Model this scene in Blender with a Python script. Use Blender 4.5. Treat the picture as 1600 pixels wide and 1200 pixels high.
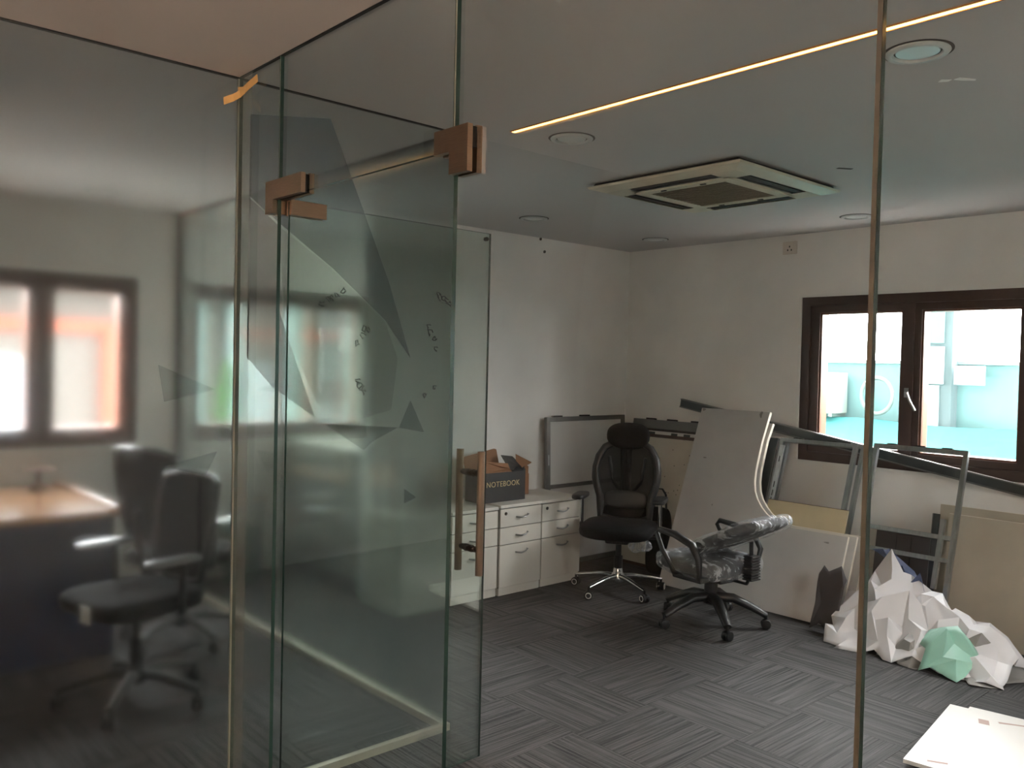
import bpy, bmesh, math, random
from mathutils import Matrix, Vector, noise
random.seed(7)
PI = math.pi
SC = bpy.context.scene
COL = SC.collection
for o in list(bpy.data.objects): bpy.data.objects.remove(o)

# ------------------------------------------------------------------ camera
FPX, YAW, PITCH, ROLL = 1334.41, math.radians(47.845), math.radians(-1.382), math.radians(1.294)
fw = Vector((-math.sin(YAW)*math.cos(PITCH), math.cos(YAW)*math.cos(PITCH), math.sin(PITCH)))
rt0 = Vector((math.cos(YAW), math.sin(YAW), 0)); up0 = rt0.cross(fw)
rt = rt0*math.cos(ROLL)+up0*math.sin(ROLL); up = -rt0*math.sin(ROLL)+up0*math.cos(ROLL)
cd = bpy.data.cameras.new('camera'); cam = bpy.data.objects.new('camera', cd); COL.objects.link(cam)
m = Matrix((rt, up, -fw)).transposed().to_4x4(); m.translation = (0, 0, 1.55)
cam.matrix_world = m
cd.sensor_width = 36; cd.lens = FPX*36/1600; cd.clip_start = 0.02
SC.camera = cam
# ------------------------------------------------------------------ world, exposure
W = bpy.data.worlds.new('overcast_sky'); SC.world = W; W.use_nodes = True
bg = W.node_tree.nodes['Background']; bg.inputs[0].default_value = (0.98, 0.985, 1.0, 1); bg.inputs[1].default_value = 14.0
vs = SC.view_settings; vs.view_transform = 'Standard'; vs.look = 'None'; vs.gamma = 1; vs.use_curve_mapping = False
vs.exposure = 1.8
def portal(loc, rot, sx, sy):
    l = bpy.data.lights.new('window_portal', 'AREA'); l.shape = 'RECTANGLE'; l.size = sx; l.size_y = sy; l.cycles.is_portal = True
    o = bpy.data.objects.new('window_portal', l); COL.objects.link(o); o.location = loc; o.rotation_euler = rot

# ------------------------------------------------------------------ key dimensions
ZC = 2.5            # ceiling
XL = -2.81          # hazy glass wall beside the cabin
YF = 1.258          # glass front with the door
YG = 2.2            # glass wall at the end of the cabin
XO = -4.66          # office side wall
YB = 5.51           # office window wall
XW = -5.81          # cabin window wall
XR = 0.77            # right wall
YN = -2.6           # back wall behind the camera
# window rectangles
portal((-2.33, YB+0.10, 1.49), (-PI/2, 0, 0), 1.45, 1.12)
portal((XR+0.10, 3.365, 1.49), (0, PI/2, 0), 1.12, 1.02)
portal((XW-0.10, 1.37, 1.51), (0, -PI/2, 0), 1.08, 1.14)
portal((XW-0.10, 3.35, 1.51), (0, -PI/2, 0), 1.08, 2.14)

# ------------------------------------------------------------------ materials
MATS = {}
def srgb(c): return tuple((x/255/12.92 if x/255 <= 0.04045 else ((x/255+0.055)/1.055)**2.4) for x in c)
def nodes(name):
    mt = bpy.data.materials.new(name); mt.use_nodes = True; MATS[name] = mt
    return mt, mt.node_tree.nodes, mt.node_tree.links, mt.node_tree.nodes['Principled BSDF']
def mat(name, col, rough=0.5, metal=0.0, var=0.0, scale=8.0, bump=0.0, bscale=60.0, stretch=None, coat=0.0, spec=0.5, col2=None):
    mt, N, L, P = nodes(name)
    c = srgb(col)
    P.inputs['Roughness'].default_value = rough; P.inputs['Metallic'].default_value = metal
    P.inputs['Specular IOR Level'].default_value = spec
    P.inputs['Coat Weight'].default_value = coat
    tc = N.new('ShaderNodeTexCoord'); mp = N.new('ShaderNodeMapping'); L.new(tc.outputs['Object'], mp.inputs[0])
    if stretch: mp.inputs['Scale'].default_value = stretch
    nz = N.new('ShaderNodeTexNoise'); nz.inputs['Scale'].default_value = scale; nz.inputs['Detail'].default_value = 5; nz.inputs['Roughness'].default_value = 0.6
    L.new(mp.outputs[0], nz.inputs['Vector'])
    rp = N.new('ShaderNodeValToRGB'); L.new(nz.outputs['Fac'], rp.inputs[0])
    d = tuple(max(0, x*(1-var)) for x in c) if col2 is None else srgb(col2)
    rp.color_ramp.elements[0].position = 0.3; rp.color_ramp.elements[1].position = 0.7
    rp.color_ramp.elements[0].color = d+(1,); rp.color_ramp.elements[1].color = tuple(min(1, x*(1+var*0.3)) for x in c)+(1,)
    L.new(rp.outputs[0], P.inputs['Base Color'])
    if bump:
        n2 = N.new('ShaderNodeTexNoise'); n2.inputs['Scale'].default_value = bscale; n2.inputs['Detail'].default_value = 4
        L.new(mp.outputs[0], n2.inputs['Vector'])
        b = N.new('ShaderNodeBump'); b.inputs['Strength'].default_value = bump; b.inputs['Distance'].default_value = 0.01
        L.new(n2.outputs['Fac'], b.inputs['Height']); L.new(b.outputs[0], P.inputs['Normal'])
    return mt
def emit(name, col, s):
    mt, N, L, P = nodes(name); P.inputs['Base Color'].default_value = srgb(col)+(1,)
    P.inputs['Emission Color'].default_value = srgb(col)+(1,); P.inputs['Emission Strength'].default_value = s
    return mt
def clear_glass(name, tint, dust=0.015, refl=0.55):
    """thin architectural glass: transparent with fresnel gloss and a trace of dust"""
    mt, N, L, P = nodes(name); N.remove(P)
    out = N['Material Output']
    tr = N.new('ShaderNodeBsdfTransparent'); tr.inputs[0].default_value = tint+(1,)
    gl = N.new('ShaderNodeBsdfGlossy'); gl.inputs['Roughness'].default_value = 0.0; gl.inputs[0].default_value = (1, 1, 1, 1)
    fr = N.new('ShaderNodeFresnel'); fr.inputs[0].default_value = 1.45
    mu = N.new('ShaderNodeMath'); mu.operation = 'MULTIPLY'; mu.inputs[1].default_value = refl; L.new(fr.outputs[0], mu.inputs[0])
    mx = N.new('ShaderNodeMixShader'); L.new(mu.outputs[0], mx.inputs[0]); L.new(tr.outputs[0], mx.inputs[1]); L.new(gl.outputs[0], mx.inputs[2])
    df = N.new('ShaderNodeBsdfDiffuse'); df.inputs[0].default_value = (0.8, 0.82, 0.8, 1)
    tc = N.new('ShaderNodeTexCoord'); nz = N.new('ShaderNodeTexNoise'); nz.inputs['Scale'].default_value = 3.0; nz.inputs['Detail'].default_value = 6
    L.new(tc.outputs['Object'], nz.inputs['Vector'])
    m2 = N.new('ShaderNodeMath'); m2.operation = 'MULTIPLY'; m2.inputs[1].default_value = dust*2; L.new(nz.outputs['Fac'], m2.inputs[0])
    mx2 = N.new('ShaderNodeMixShader'); L.new(m2.outputs[0], mx2.inputs[0]); L.new(mx.outputs[0], mx2.inputs[1]); L.new(df.outputs[0], mx2.inputs[2])
    L.new(mx2.outputs[0], out.inputs['Surface'])
    return mt
def hazy_glass(name, tint, rough, dust=0.03):
    """glass with a scattering film: what lies behind it blurs"""
    mt, N, L, P = nodes(name)
    P.inputs['Base Color'].default_value = tint+(1,); P.inputs['Transmission Weight'].default_value = 1.0
    P.inputs['Roughness'].default_value = rough; P.inputs['IOR'].default_value = 1.45
    out = N['Material Output']
    df = N.new('ShaderNodeBsdfDiffuse'); df.inputs[0].default_value = (0.7, 0.7, 0.68, 1)
    mx = N.new('ShaderNodeMixShader'); mx.inputs[0].default_value = dust
    L.new(P.outputs[0], mx.inputs[1]); L.new(df.outputs[0], mx.inputs[2]); L.new(mx.outputs[0], out.inputs['Surface'])
    return mt
def film(name, col, alpha, rough=0.5):
    mt, N, L, P = nodes(name)
    P.inputs['Base Color'].default_value = srgb(col)+(1,); P.inputs['Roughness'].default_value = rough
    P.inputs['Alpha'].default_value = alpha
    return mt

mat('wall_paint', (240, 238, 234), 0.7, var=0.10, scale=2.2, bump=0.08, bscale=40)
mat('cabin_paint', (205, 200, 194), 0.7, var=0.06, scale=2.0)
mat('ceiling_paint', (196, 194, 192), 0.8, var=0.03, scale=1.5, bump=0.03, bscale=60)
mat('corridor_ceiling_warm_lit', (222, 208, 198), 0.8, var=0.03, scale=1.5)  # white ceiling; the warm lamplight on it is put into this colour
mat('light_block_dark', (58, 54, 51), 0.6, var=0.1)
mat('low_wall_paint', (150, 148, 142), 0.7, var=0.06)
mat('skirting_dark', (70, 66, 62), 0.5)
mat('subfloor', (40, 38, 37), 0.9)
mat('frame_brown', (70, 50, 44), 0.35, var=0.15, scale=4, stretch=(1, 1, 0.2))
mat('jamb_orange', (104, 62, 42), 0.4, var=0.15, scale=6)
mat('white_trim', (232, 232, 228), 0.5)
mat('steel', (170, 170, 168), 0.3, 1.0)
mat('bronze', (158, 134, 114), 0.36, 1.0, var=0.12, scale=30, stretch=(1, 1, 20))
mat('dark_metal', (70, 60, 50), 0.4, 1.0)
mat('gasket', (26, 22, 20), 0.6)
mat('alu', (176, 180, 180), 0.38, 1.0, var=0.2, scale=14, stretch=(6, 6, 1))
mat('alu_grey', (128, 128, 126), 0.45, 0.8, var=0.15, scale=10)
mat('galvanised', (205, 210, 212), 0.35, 0.9, var=0.2, scale=18)
mat('alu_dark', (84, 88, 88), 0.4, 0.9, var=0.25, scale=9)
mat('black_plastic', (22, 22, 23), 0.42, var=0.1, scale=20)
mat('grey_plastic', (84, 84, 84), 0.4)
mat('chrome', (225, 225, 225), 0.14, 1.0)
mat('black_fabric', (15, 14, 14), 0.9, var=0.25, scale=60, bump=0.25, bscale=220, spec=0.25)
mat('cabinet_white', (226, 221, 210), 0.45, var=0.05, scale=3)
mat('cabinet_gap', (36, 34, 32), 0.7)
mat('cardboard', (150, 106, 74), 0.8, var=0.12, scale=14, stretch=(1, 1, 6))
mat('box_black', (30, 34, 37), 0.4, var=0.1)
mat('gold_print', (206, 188, 140), 0.4, 0.3)
mat('board_white', (208, 208, 205), 0.35, var=0.05, scale=2.5)
mat('board_cream', (196, 190, 176), 0.55, var=0.10, scale=4)
mat('brown_edge', (70, 48, 38), 0.5)
mat('laminate_grey', (196, 194, 192), 0.42, var=0.10, scale=3.5, bump=0.02, bscale=90)
mat('edge_cream', (232, 224, 208), 0.45)
mat('tan_panel', (198, 184, 152), 0.55, var=0.08)
mat('drab_panel', (182, 172, 154), 0.6, var=0.10, scale=5)
mat('dark_card', (70, 64, 64), 0.7, var=0.2, scale=5)
mat('vinyl_white', (232, 230, 232), 0.4, var=0.10, scale=4)
mat('vinyl_grey', (150, 146, 142), 0.45, var=0.15, scale=5)
mat('vinyl_mint', (160, 208, 188), 0.4, var=0.15, scale=5)
mat('vinyl_blue', (88, 98, 130), 0.4, var=0.15, scale=5)
mat('floor_board_white', (232, 228, 222), 0.4, var=0.06, scale=3)
mat('stain_rust', (186, 160, 150), 0.7)
mat('ac_cream', (206, 198, 176), 0.45, var=0.16, scale=6)
mat('ac_grille', (120, 104, 84), 0.6, var=0.12, scale=40)
mat('ac_black', (30, 28, 26), 0.6)
mat('lamp_white', (190, 194, 192), 0.4)
mat('lamp_lens', (206, 212, 210), 0.3)
mat('chip_white', (246, 246, 244), 0.8)
mat('chip_dark', (70, 64, 60), 0.8)
mat('switch_white', (214, 206, 196), 0.4)
mat('tape_yellow', (226, 176, 110), 0.7, var=0.1, scale=30)
mat('ink', (28, 32, 30), 0.5)
mat('label_white', (220, 220, 216), 0.5)
mat('bin_teal', (20, 96, 84), 0.4)
mat('desk_blue', (18, 32, 66), 0.35)
mat('desk_wood', (176, 128, 92), 0.16, var=0.2, scale=5, stretch=(1, 6, 1), coat=0.4)
mat('desk_edge', (150, 110, 80), 0.4)
mat('brass_brown', (96, 66, 50), 0.35, 0.4)
mat('glass_edge', (44, 66, 58), 0.15, var=0.0)
mat('silicone', (140, 140, 128), 0.3, var=0.1, scale=30, spec=0.6)
mat('joint_brown', (74, 68, 58), 0.3, 0.0, var=0.35, scale=6, stretch=(1, 1, 3))
mat('channel_alu', (186, 176, 160), 0.5, 0.3, var=0.1, scale=8)
# exterior
mat('ext_wall', (76, 108, 108), 0.8, var=0.05)
mat('ext_pillar', (64, 80, 82), 0.85, var=0.12, scale=3, stretch=(6, 6, 1))
mat('ext_panel', (104, 124, 124), 0.7)
mat('tarp_teal', (0, 74, 73), 0.8, var=0.12, scale=3)
mat('ext_ground', (170, 168, 164), 0.9, var=0.1)
mat('unit_white', (116, 128, 122), 0.5)
mat('unit_grey', (76, 92, 88), 0.6)
mat('ext_facade', (74, 70, 66), 0.85, var=0.06)
mat('ext_orange', (124, 62, 42), 0.8)
mat('ext_glass', (84, 100, 110), 0.2)
mat('ext_slate', (88, 84, 78), 0.85, var=0.1)
mat('leaf_green', (62, 112, 34), 0.6, var=0.35, scale=14)
mat('trunk_brown', (94, 74, 54), 0.8)
clear_glass('glass_front', (0.968, 0.975, 0.968), dust=0.002, refl=0.16)
clear_glass('glass_window', (0.985, 0.99, 0.987), dust=0.002, refl=0.5)
clear_glass('glass_door_clear', (0.88, 0.925, 0.90), dust=0.012, refl=0.5)
clear_glass('glass_end', (0.66, 0.70, 0.68), dust=0.012, refl=0.5)
hazy_glass('glass_hazy', (0.88, 0.90, 0.885), 0.10, dust=0.012)
film('decal_blue', (54, 84, 98), 0.30)
film('decal_green', (110, 140, 118), 0.10)
film('decal_slate', (64, 64, 72), 0.30)
film('decal_teal', (60, 96, 94), 0.26)
film('decal_faint', (60, 96, 94), 0.14)
film('film_cream', (140, 142, 130), 0.20, 0.25)
film('mesh_black', (14, 13, 13), 0.88, 0.9)
def mesh_wrap():
    mt, N, L, P = nodes('plastic_wrap'); P.inputs['Base Color'].default_value = (0.85, 0.87, 0.9, 1); P.inputs['Roughness'].default_value = 0.16
    P.inputs['Specular IOR Level'].default_value = 0.9
    tc = N.new('ShaderNodeTexCoord'); mp = N.new('ShaderNodeMapping'); mp.inputs['Scale'].default_value = (2.2, 1, 1.4); L.new(tc.outputs['Object'], mp.inputs[0])
    nz = N.new('ShaderNodeTexNoise'); nz.inputs['Scale'].default_value = 8; nz.inputs['Detail'].default_value = 3; nz.inputs['Distortion'].default_value = 1.6; L.new(mp.outputs[0], nz.inputs['Vector'])
    b = N.new('ShaderNodeBump'); b.inputs['Strength'].default_value = 1.0; b.inputs['Distance'].default_value = 0.04; L.new(nz.outputs['Fac'], b.inputs['Height']); L.new(b.outputs[0], P.inputs['Normal'])
    rp = N.new('ShaderNodeValToRGB'); L.new(nz.outputs['Fac'], rp.inputs[0]); e = rp.color_ramp.elements
    e[0].position = 0.46; e[0].color = (0.13, 0.13, 0.13, 1); e[1].position = 0.78; e[1].color = (0.65, 0.65, 0.65, 1)  # wrinkle highlights painted as paler, denser streaks in the opacity
    L.new(rp.outputs[0], P.inputs['Alpha'])
mesh_wrap()
def carpet(name, along):
    mt, N, L, P = nodes(name)
    tc = N.new('ShaderNodeTexCoord'); oi = N.new('ShaderNodeObjectInfo')
    mp = N.new('ShaderNodeMapping'); L.new(tc.outputs['Object'], mp.inputs[0])
    mp.inputs['Scale'].default_value = (95, 2.0, 1) if along == 'y' else (2.0, 95, 1)
    ad = N.new('ShaderNodeVectorMath'); ad.operation = 'ADD'; L.new(mp.outputs[0], ad.inputs[0])
    sc = N.new('ShaderNodeMath'); sc.operation = 'MULTIPLY'; sc.inputs[1].default_value = 37.0; L.new(oi.outputs['Random'], sc.inputs[0])
    cb = N.new('ShaderNodeCombineXYZ')
    for i in range(3): L.new(sc.outputs[0], cb.inputs[i])
    L.new(cb.outputs[0], ad.inputs[1])
    nz = N.new('ShaderNodeTexNoise'); nz.inputs['Scale'].default_value = 1.0; nz.inputs['Detail'].default_value = 2.0; nz.inputs['Roughness'].default_value = 0.7
    L.new(ad.outputs[0], nz.inputs['Vector'])
    rp = N.new('ShaderNodeValToRGB'); L.new(nz.outputs['Fac'], rp.inputs[0])
    e = rp.color_ramp.elements; e[0].position = 0.34; e[0].color = srgb((27, 26, 27))+(1,); e[1].position = 0.64; e[1].color = srgb((86, 83, 82))+(1,)
    L.new(rp.outputs[0], P.inputs['Base Color']); P.inputs['Roughness'].default_value = 0.75; P.inputs['Specular IOR Level'].default_value = 0.35
    b = N.new('ShaderNodeBump'); b.inputs['Strength'].default_value = 0.9; b.inputs['Distance'].default_value = 0.006; L.new(nz.outputs['Fac'], b.inputs['Height']); L.new(b.outputs[0], P.inputs['Normal'])
carpet('carpet_lengthwise', 'y'); carpet('carpet_crosswise', 'x')

# ------------------------------------------------------------------ mesh helpers
def bm_new(): return bmesh.new()
def obj(name, bm, mt, parent=None, smooth=False, mats=None):
    me = bpy.data.meshes.new(name); bmesh.ops.recalc_face_normals(bm, faces=bm.faces[:]); bm.to_mesh(me); bm.free()
    for k in ([mt] if mats is None else mats): me.materials.append(MATS[k])
    if smooth:
        for p in me.polygons: p.use_smooth = True
        try: me.set_sharp_from_angle(angle=math.radians(smooth if smooth is not True else 40))
        except Exception: pass
    o = bpy.data.objects.new(name, me); COL.objects.link(o)
    if parent: o.parent = parent
    return o
def T(x=0, y=0, z=0): return Matrix.Translation((x, y, z))
def R(a, ax): return Matrix.Rotation(a, 4, ax)
def box(bm, c, s, M=None, bev=0.0):
    r = bmesh.ops.create_cube(bm, size=1.0)
    vs_ = r['verts']
    bmesh.ops.scale(bm, vec=s, verts=vs_); bmesh.ops.translate(bm, vec=c, verts=vs_)
    if bev > 0:
        es = list({e for v in vs_ for e in v.link_edges})
        q = bmesh.ops.bevel(bm, geom=es, offset=bev, segments=2, affect='EDGES', profile=0.5)
        vs_ = list({v for f in q['faces'] for v in f.verts} | {v for v in vs_ if v.is_valid})
    if M is not None: bmesh.ops.transform(bm, matrix=M, verts=vs_)
    return bm
def B(c, s, M=None, bev=0.0): return box(bm_new(), c, s, M, bev)
def bx(x0, x1, y0, y1, z0, z1, bev=0.0, bm=None):
    return box(bm if bm is not None else bm_new(), ((x0+x1)/2, (y0+y1)/2, (z0+z1)/2), (abs(x1-x0), abs(y1-y0), abs(z1-z0)), None, bev)
def tube(bm, pts, r, seg=10, cap=True, closed=False, flat=1.0, upv=None):
    pts = [Vector(p) for p in pts]; n = len(pts); rings = []
    rs = r if isinstance(r, (list, tuple)) else [r]*n
    u = None
    for i, p in enumerate(pts):
        a = pts[(i-1) % n] if (i > 0 or closed) else p
        b = pts[(i+1) % n] if (i < n-1 or closed) else p
        t = (b-a).normalized()
        if u is None:
            u = Vector(upv) if upv else (Vector((0, 0, 1)) if abs(t.z) < 0.9 else Vector((1, 0, 0)))
        u = (u - t*u.dot(t)).normalized(); w = t.cross(u)
        rings.append([bm.verts.new(p + u*(rs[i]*flat*math.sin(2*PI*k/seg)) + w*(rs[i]*math.cos(2*PI*k/seg))) for k in range(seg)])
    m_ = n if closed else n-1
    for i in range(m_):
        a, b = rings[i], rings[(i+1) % n]
        for k in range(seg): bm.faces.new((a[k], a[(k+1) % seg], b[(k+1) % seg], b[k]))
    if cap and not closed:
        bm.faces.new(rings[0][::-1]); bm.faces.new(rings[-1])
    return bm
def lathe(bm, prof, seg=24, M=None):
    rings = []
    for r, z in prof:
        ring = [bm.verts.new((max(r, 1e-4)*math.cos(2*PI*k/seg), max(r, 1e-4)*math.sin(2*PI*k/seg), z)) for k in range(seg)]
        rings.append(ring)
    for a, b in zip(rings, rings[1:]):
        for k in range(seg): bm.faces.new((a[k], a[(k+1) % seg], b[(k+1) % seg], b[k]))
    bm.faces.new(rings[0][::-1]); bm.faces.new(rings[-1])
    if M is not None: bmesh.ops.transform(bm, matrix=M, verts=[v for r in rings for v in r])
    return bm
def prism(bm, poly, h, M=None):
    """polygon in local xy, extruded along +z by h"""
    a = [bm.verts.new((x, y, 0)) for x, y in poly]; b = [bm.verts.new((x, y, h)) for x, y in poly]
    n = len(poly); bm.faces.new(a[::-1]); bm.faces.new(b)
    for i in range(n): bm.faces.new((a[i], a[(i+1) % n], b[(i+1) % n], b[i]))
    if M is not None: bmesh.ops.transform(bm, matrix=M, verts=a+b)
    return bm
def pad(bm, s, e1=0.5, e2=0.5, M=None, nu=28, nv=14, fn=None):
    """cushion: superellipsoid of full size s"""
    sg = lambda v, e: math.copysign(abs(v)**e, v)
    rows = []; allv = []
    for j in range(nv+1):
        ph = -PI/2+PI*j/nv; row = []
        for i in range(nu):
            th = 2*PI*i/nu
            p = Vector((s[0]/2*sg(math.cos(ph), e1)*sg(math.cos(th), e2), s[1]/2*sg(math.cos(ph), e1)*sg(math.sin(th), e2), s[2]/2*sg(math.sin(ph), e1)))
            if fn: p = Vector(fn(p))
            row.append(p)
        if j in (0, nv):
            v = bm.verts.new(sum(row, Vector())/nu); rows.append([v]*nu); allv.append(v)
        else:
            vv = [bm.verts.new(p) for p in row]; rows.append(vv); allv += vv
    for a, b in zip(rows, rows[1:]):
        for i in range(nu):
            q = [a[i], a[(i+1) % nu], b[(i+1) % nu], b[i]]
            q2 = []
            for v in q:
                if v not in q2: q2.append(v)
            if len(q2) > 2: bm.faces.new(q2)
    if M is not None: bmesh.ops.transform(bm, matrix=M, verts=allv)
    return bm
def empty(name, loc=(0, 0, 0), rz=0.0):
    o = bpy.data.objects.new(name, None); COL.objects.link(o); o.location = loc; o.rotation_euler = (0, 0, rz); o.empty_display_size = 0.1
    return o
def tag(o, label, cat, group=None):
    o['label'] = label; o['category'] = cat
    if group: o['group'] = group
    return o
def struct(o, label=None):
    o['kind'] = 'structure'
    if label: o['label'] = label
    return o
def split_parts(o):
    """give every loose piece of a joined part an object of its own"""
    bm = bmesh.new(); bm.from_mesh(o.data); seen = set(); isl = []
    bm.verts.ensure_lookup_table()
    for v in bm.verts:
        if v.index in seen: continue
        st = [v]; grp = []
        seen.add(v.index)
        while st:
            q = st.pop(); grp.append(q.index)
            for e in q.link_edges:
                w = e.other_vert(q)
                if w.index not in seen: seen.add(w.index); st.append(w)
        isl.append(set(grp))
    for g in isl:
        b2_ = bm.copy(); b2_.verts.ensure_lookup_table()
        bmesh.ops.delete(b2_, geom=[v for v in b2_.verts if v.index not in g], context='VERTS')
        me_ = bpy.data.meshes.new(o.name); b2_.to_mesh(me_); b2_.free()
        for k in o.data.materials: me_.materials.append(k)
        n_ = bpy.data.objects.new(o.name.split('.')[0], me_); COL.objects.link(n_); n_.parent = o.parent; n_.matrix_local = o.matrix_local
    bm.free(); bpy.data.objects.remove(o)
def copy_tree(o, parent=None):
    c = o.copy(); COL.objects.link(c); c.parent = parent
    for ch in list(o.children): copy_tree(ch, c)
    return c
def frame_mesh(w, h, t, d, bm=None):
    """rectangular frame in local xz, w by h outside, member width t, depth d (y), origin bottom centre"""
    bm = bm or bm_new()
    bx(-w/2, -w/2+t, -d/2, d/2, 0, h, bm=bm); bx(w/2-t, w/2, -d/2, d/2, 0, h, bm=bm)
    bx(-w/2+t, w/2-t, -d/2, d/2, 0, t, bm=bm); bx(-w/2+t, w/2-t, -d/2, d/2, h-t, h, bm=bm)
    return bm

# ------------------------------------------------------------------ the setting: floor of carpet tiles
fl = struct(obj('floor', bx(-6.2, XR, YN, YB, -0.08, -0.012), 'subfloor'), 'grey striped carpet tile floor laid quarter-turned')
TS = 0.48
tmesh = []
for k, mm in enumerate(('carpet_lengthwise', 'carpet_crosswise')):
    b_ = bx(-TS/2+0.0008, TS/2-0.0008, -TS/2+0.0008, TS/2-0.0008, -0.012, 0.0)
    o = obj('carpet_tile', b_, mm, fl); tmesh.append(o.data); bpy.data.objects.remove(o)
for i in range(-10, 11):
    for j in range(-14, 4):
        x = -1.72 + i*TS; y = 4.29 + j*TS
        x0, x1, y0, y1 = x-TS/2, x+TS/2, y-TS/2, y+TS/2
        if x0 < XW-0.1 or x1 > XR+0.2 or y1 > YB+0.3 or y0 < YN-0.3: continue
        o = bpy.data.objects.new('carpet_tile', tmesh[(i+j) % 2]); COL.objects.link(o); o.parent = fl; o.location = (x, y, 0)
        # trim the outer tiles to the room by scaling about their centre
        cx0, cx1, cy0, cy1 = max(x0, XW), min(x1, XR), max(y0, YN), min(y1, YB)
        if cx1-cx0 < 0.02 or cy1-cy0 < 0.02: bpy.data.objects.remove(o); continue
        o.location = ((cx0+cx1)/2, (cy0+cy1)/2, 0); o.scale = ((cx1-cx0)/TS, (cy1-cy0)/TS, 1)
# ceilings
struct(obj('ceiling', bx(-6.2, XR, YF, YB+0.2, ZC, ZC+0.1), 'ceiling_paint'), 'flat white office ceiling')
cc = bx(XL, XR, YN, YF, ZC, ZC+0.1)
struct(obj('ceiling_corridor', cc, 'corridor_ceiling_warm_lit'), 'white ceiling outside the glass office, warm light put into its colour')
struct(obj('ceiling_cabin', bx(-6.2, XL, YN, YF, ZC, ZC+0.1), 'ceiling_paint'), 'white ceiling over the desk cabin')
struct(obj('ceiling_sky_blocker', bx(-6.2, XR+0.2, YN-0.1, YB+0.2, ZC+0.1, 9.0), 'ext_facade'), 'unseen block added above the office to shade the yard')  # unseen mass added overhead to keep sky light off the yard walls
# walls with window openings (built from blocks round the holes)
def wall_holes(name, axis, pos, thick, a0, a1, holes, mt, lab):
    """wall normal along axis; a is the run direction; holes (a0,a1,z0,z1)"""
    bm = bm_new()
    def blk(p, q, z0, z1):
        if q-p < 1e-4 or z1-z0 < 1e-4: return
        if axis == 'y': bx(p, q, pos, pos+thick, z0, z1, bm=bm)
        else: bx(pos, pos+thick, p, q, z0, z1, bm=bm)
    cur = a0
    for h0, h1, z0, z1 in sorted(holes):
        blk(cur, h0, 0, ZC); blk(h0, h1, 0, z0); blk(h0, h1, z1, ZC); cur = h1
    blk(cur, a1, 0, ZC)
    return struct(obj(name, bm, mt), lab)
wall_holes('wall_far', 'y', YB, 0.2, XO, XR, [(-3.08, -1.58, 0.925, 2.055)], 'wall_paint', 'off-white scuffed wall holding the office window')
wall_holes('wall_window_side', 'x', XW-0.2, 0.2, YN, YB, [(0.80, 1.94, 0.965, 2.055), (2.28, 4.42, 0.965, 2.055)], 'cabin_paint', 'grey-white wall with the dark framed cabin windows')
struct(obj('wall_office_side', bx(XO-0.12, XO, 3.0, YB, 0, ZC), 'wall_paint'), 'off-white scuffed side wall behind the drawer units')
struct(obj('wall_low', bx(XW, XO-0.12, 3.0, 3.1, 0, 0.95), 'low_wall_paint'), 'low grey wall beneath the second cabin window')
wall_holes('wall_right', 'x', XR, 0.2, YN, YB, [(2.84, 3.89, 0.925, 2.055)], 'wall_paint', None)
struct(obj('wall_back', bx(-6.2, XR, YN-0.1, YN, 0, ZC), 'cabin_paint'))
struct(obj('wall_cabin_light_block', bx(XL-0.1, XL, -1.2, 0.435, 0, ZC), 'light_block_dark'))  # unseen wall added to keep the cabin dark, dark-coloured to hide its reflection
struct(obj('wall_cabin_end', bx(XW, XL, -1.3, -1.2, 0, ZC), 'cabin_paint'))
struct(obj('baseboard_low_wall', bx(XW, XO-0.12, 2.985, 3.0, 0, 0.1), 'skirting_dark'))
struct(obj('baseboard_far', bx(XO, XR, YB-0.012, YB, 0, 0.09), 'skirting_dark'))
struct(obj('baseboard_office_side', bx(XO, XO+0.012, 3.0, YB-0.012, 0, 0.09), 'skirting_dark'))

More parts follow.
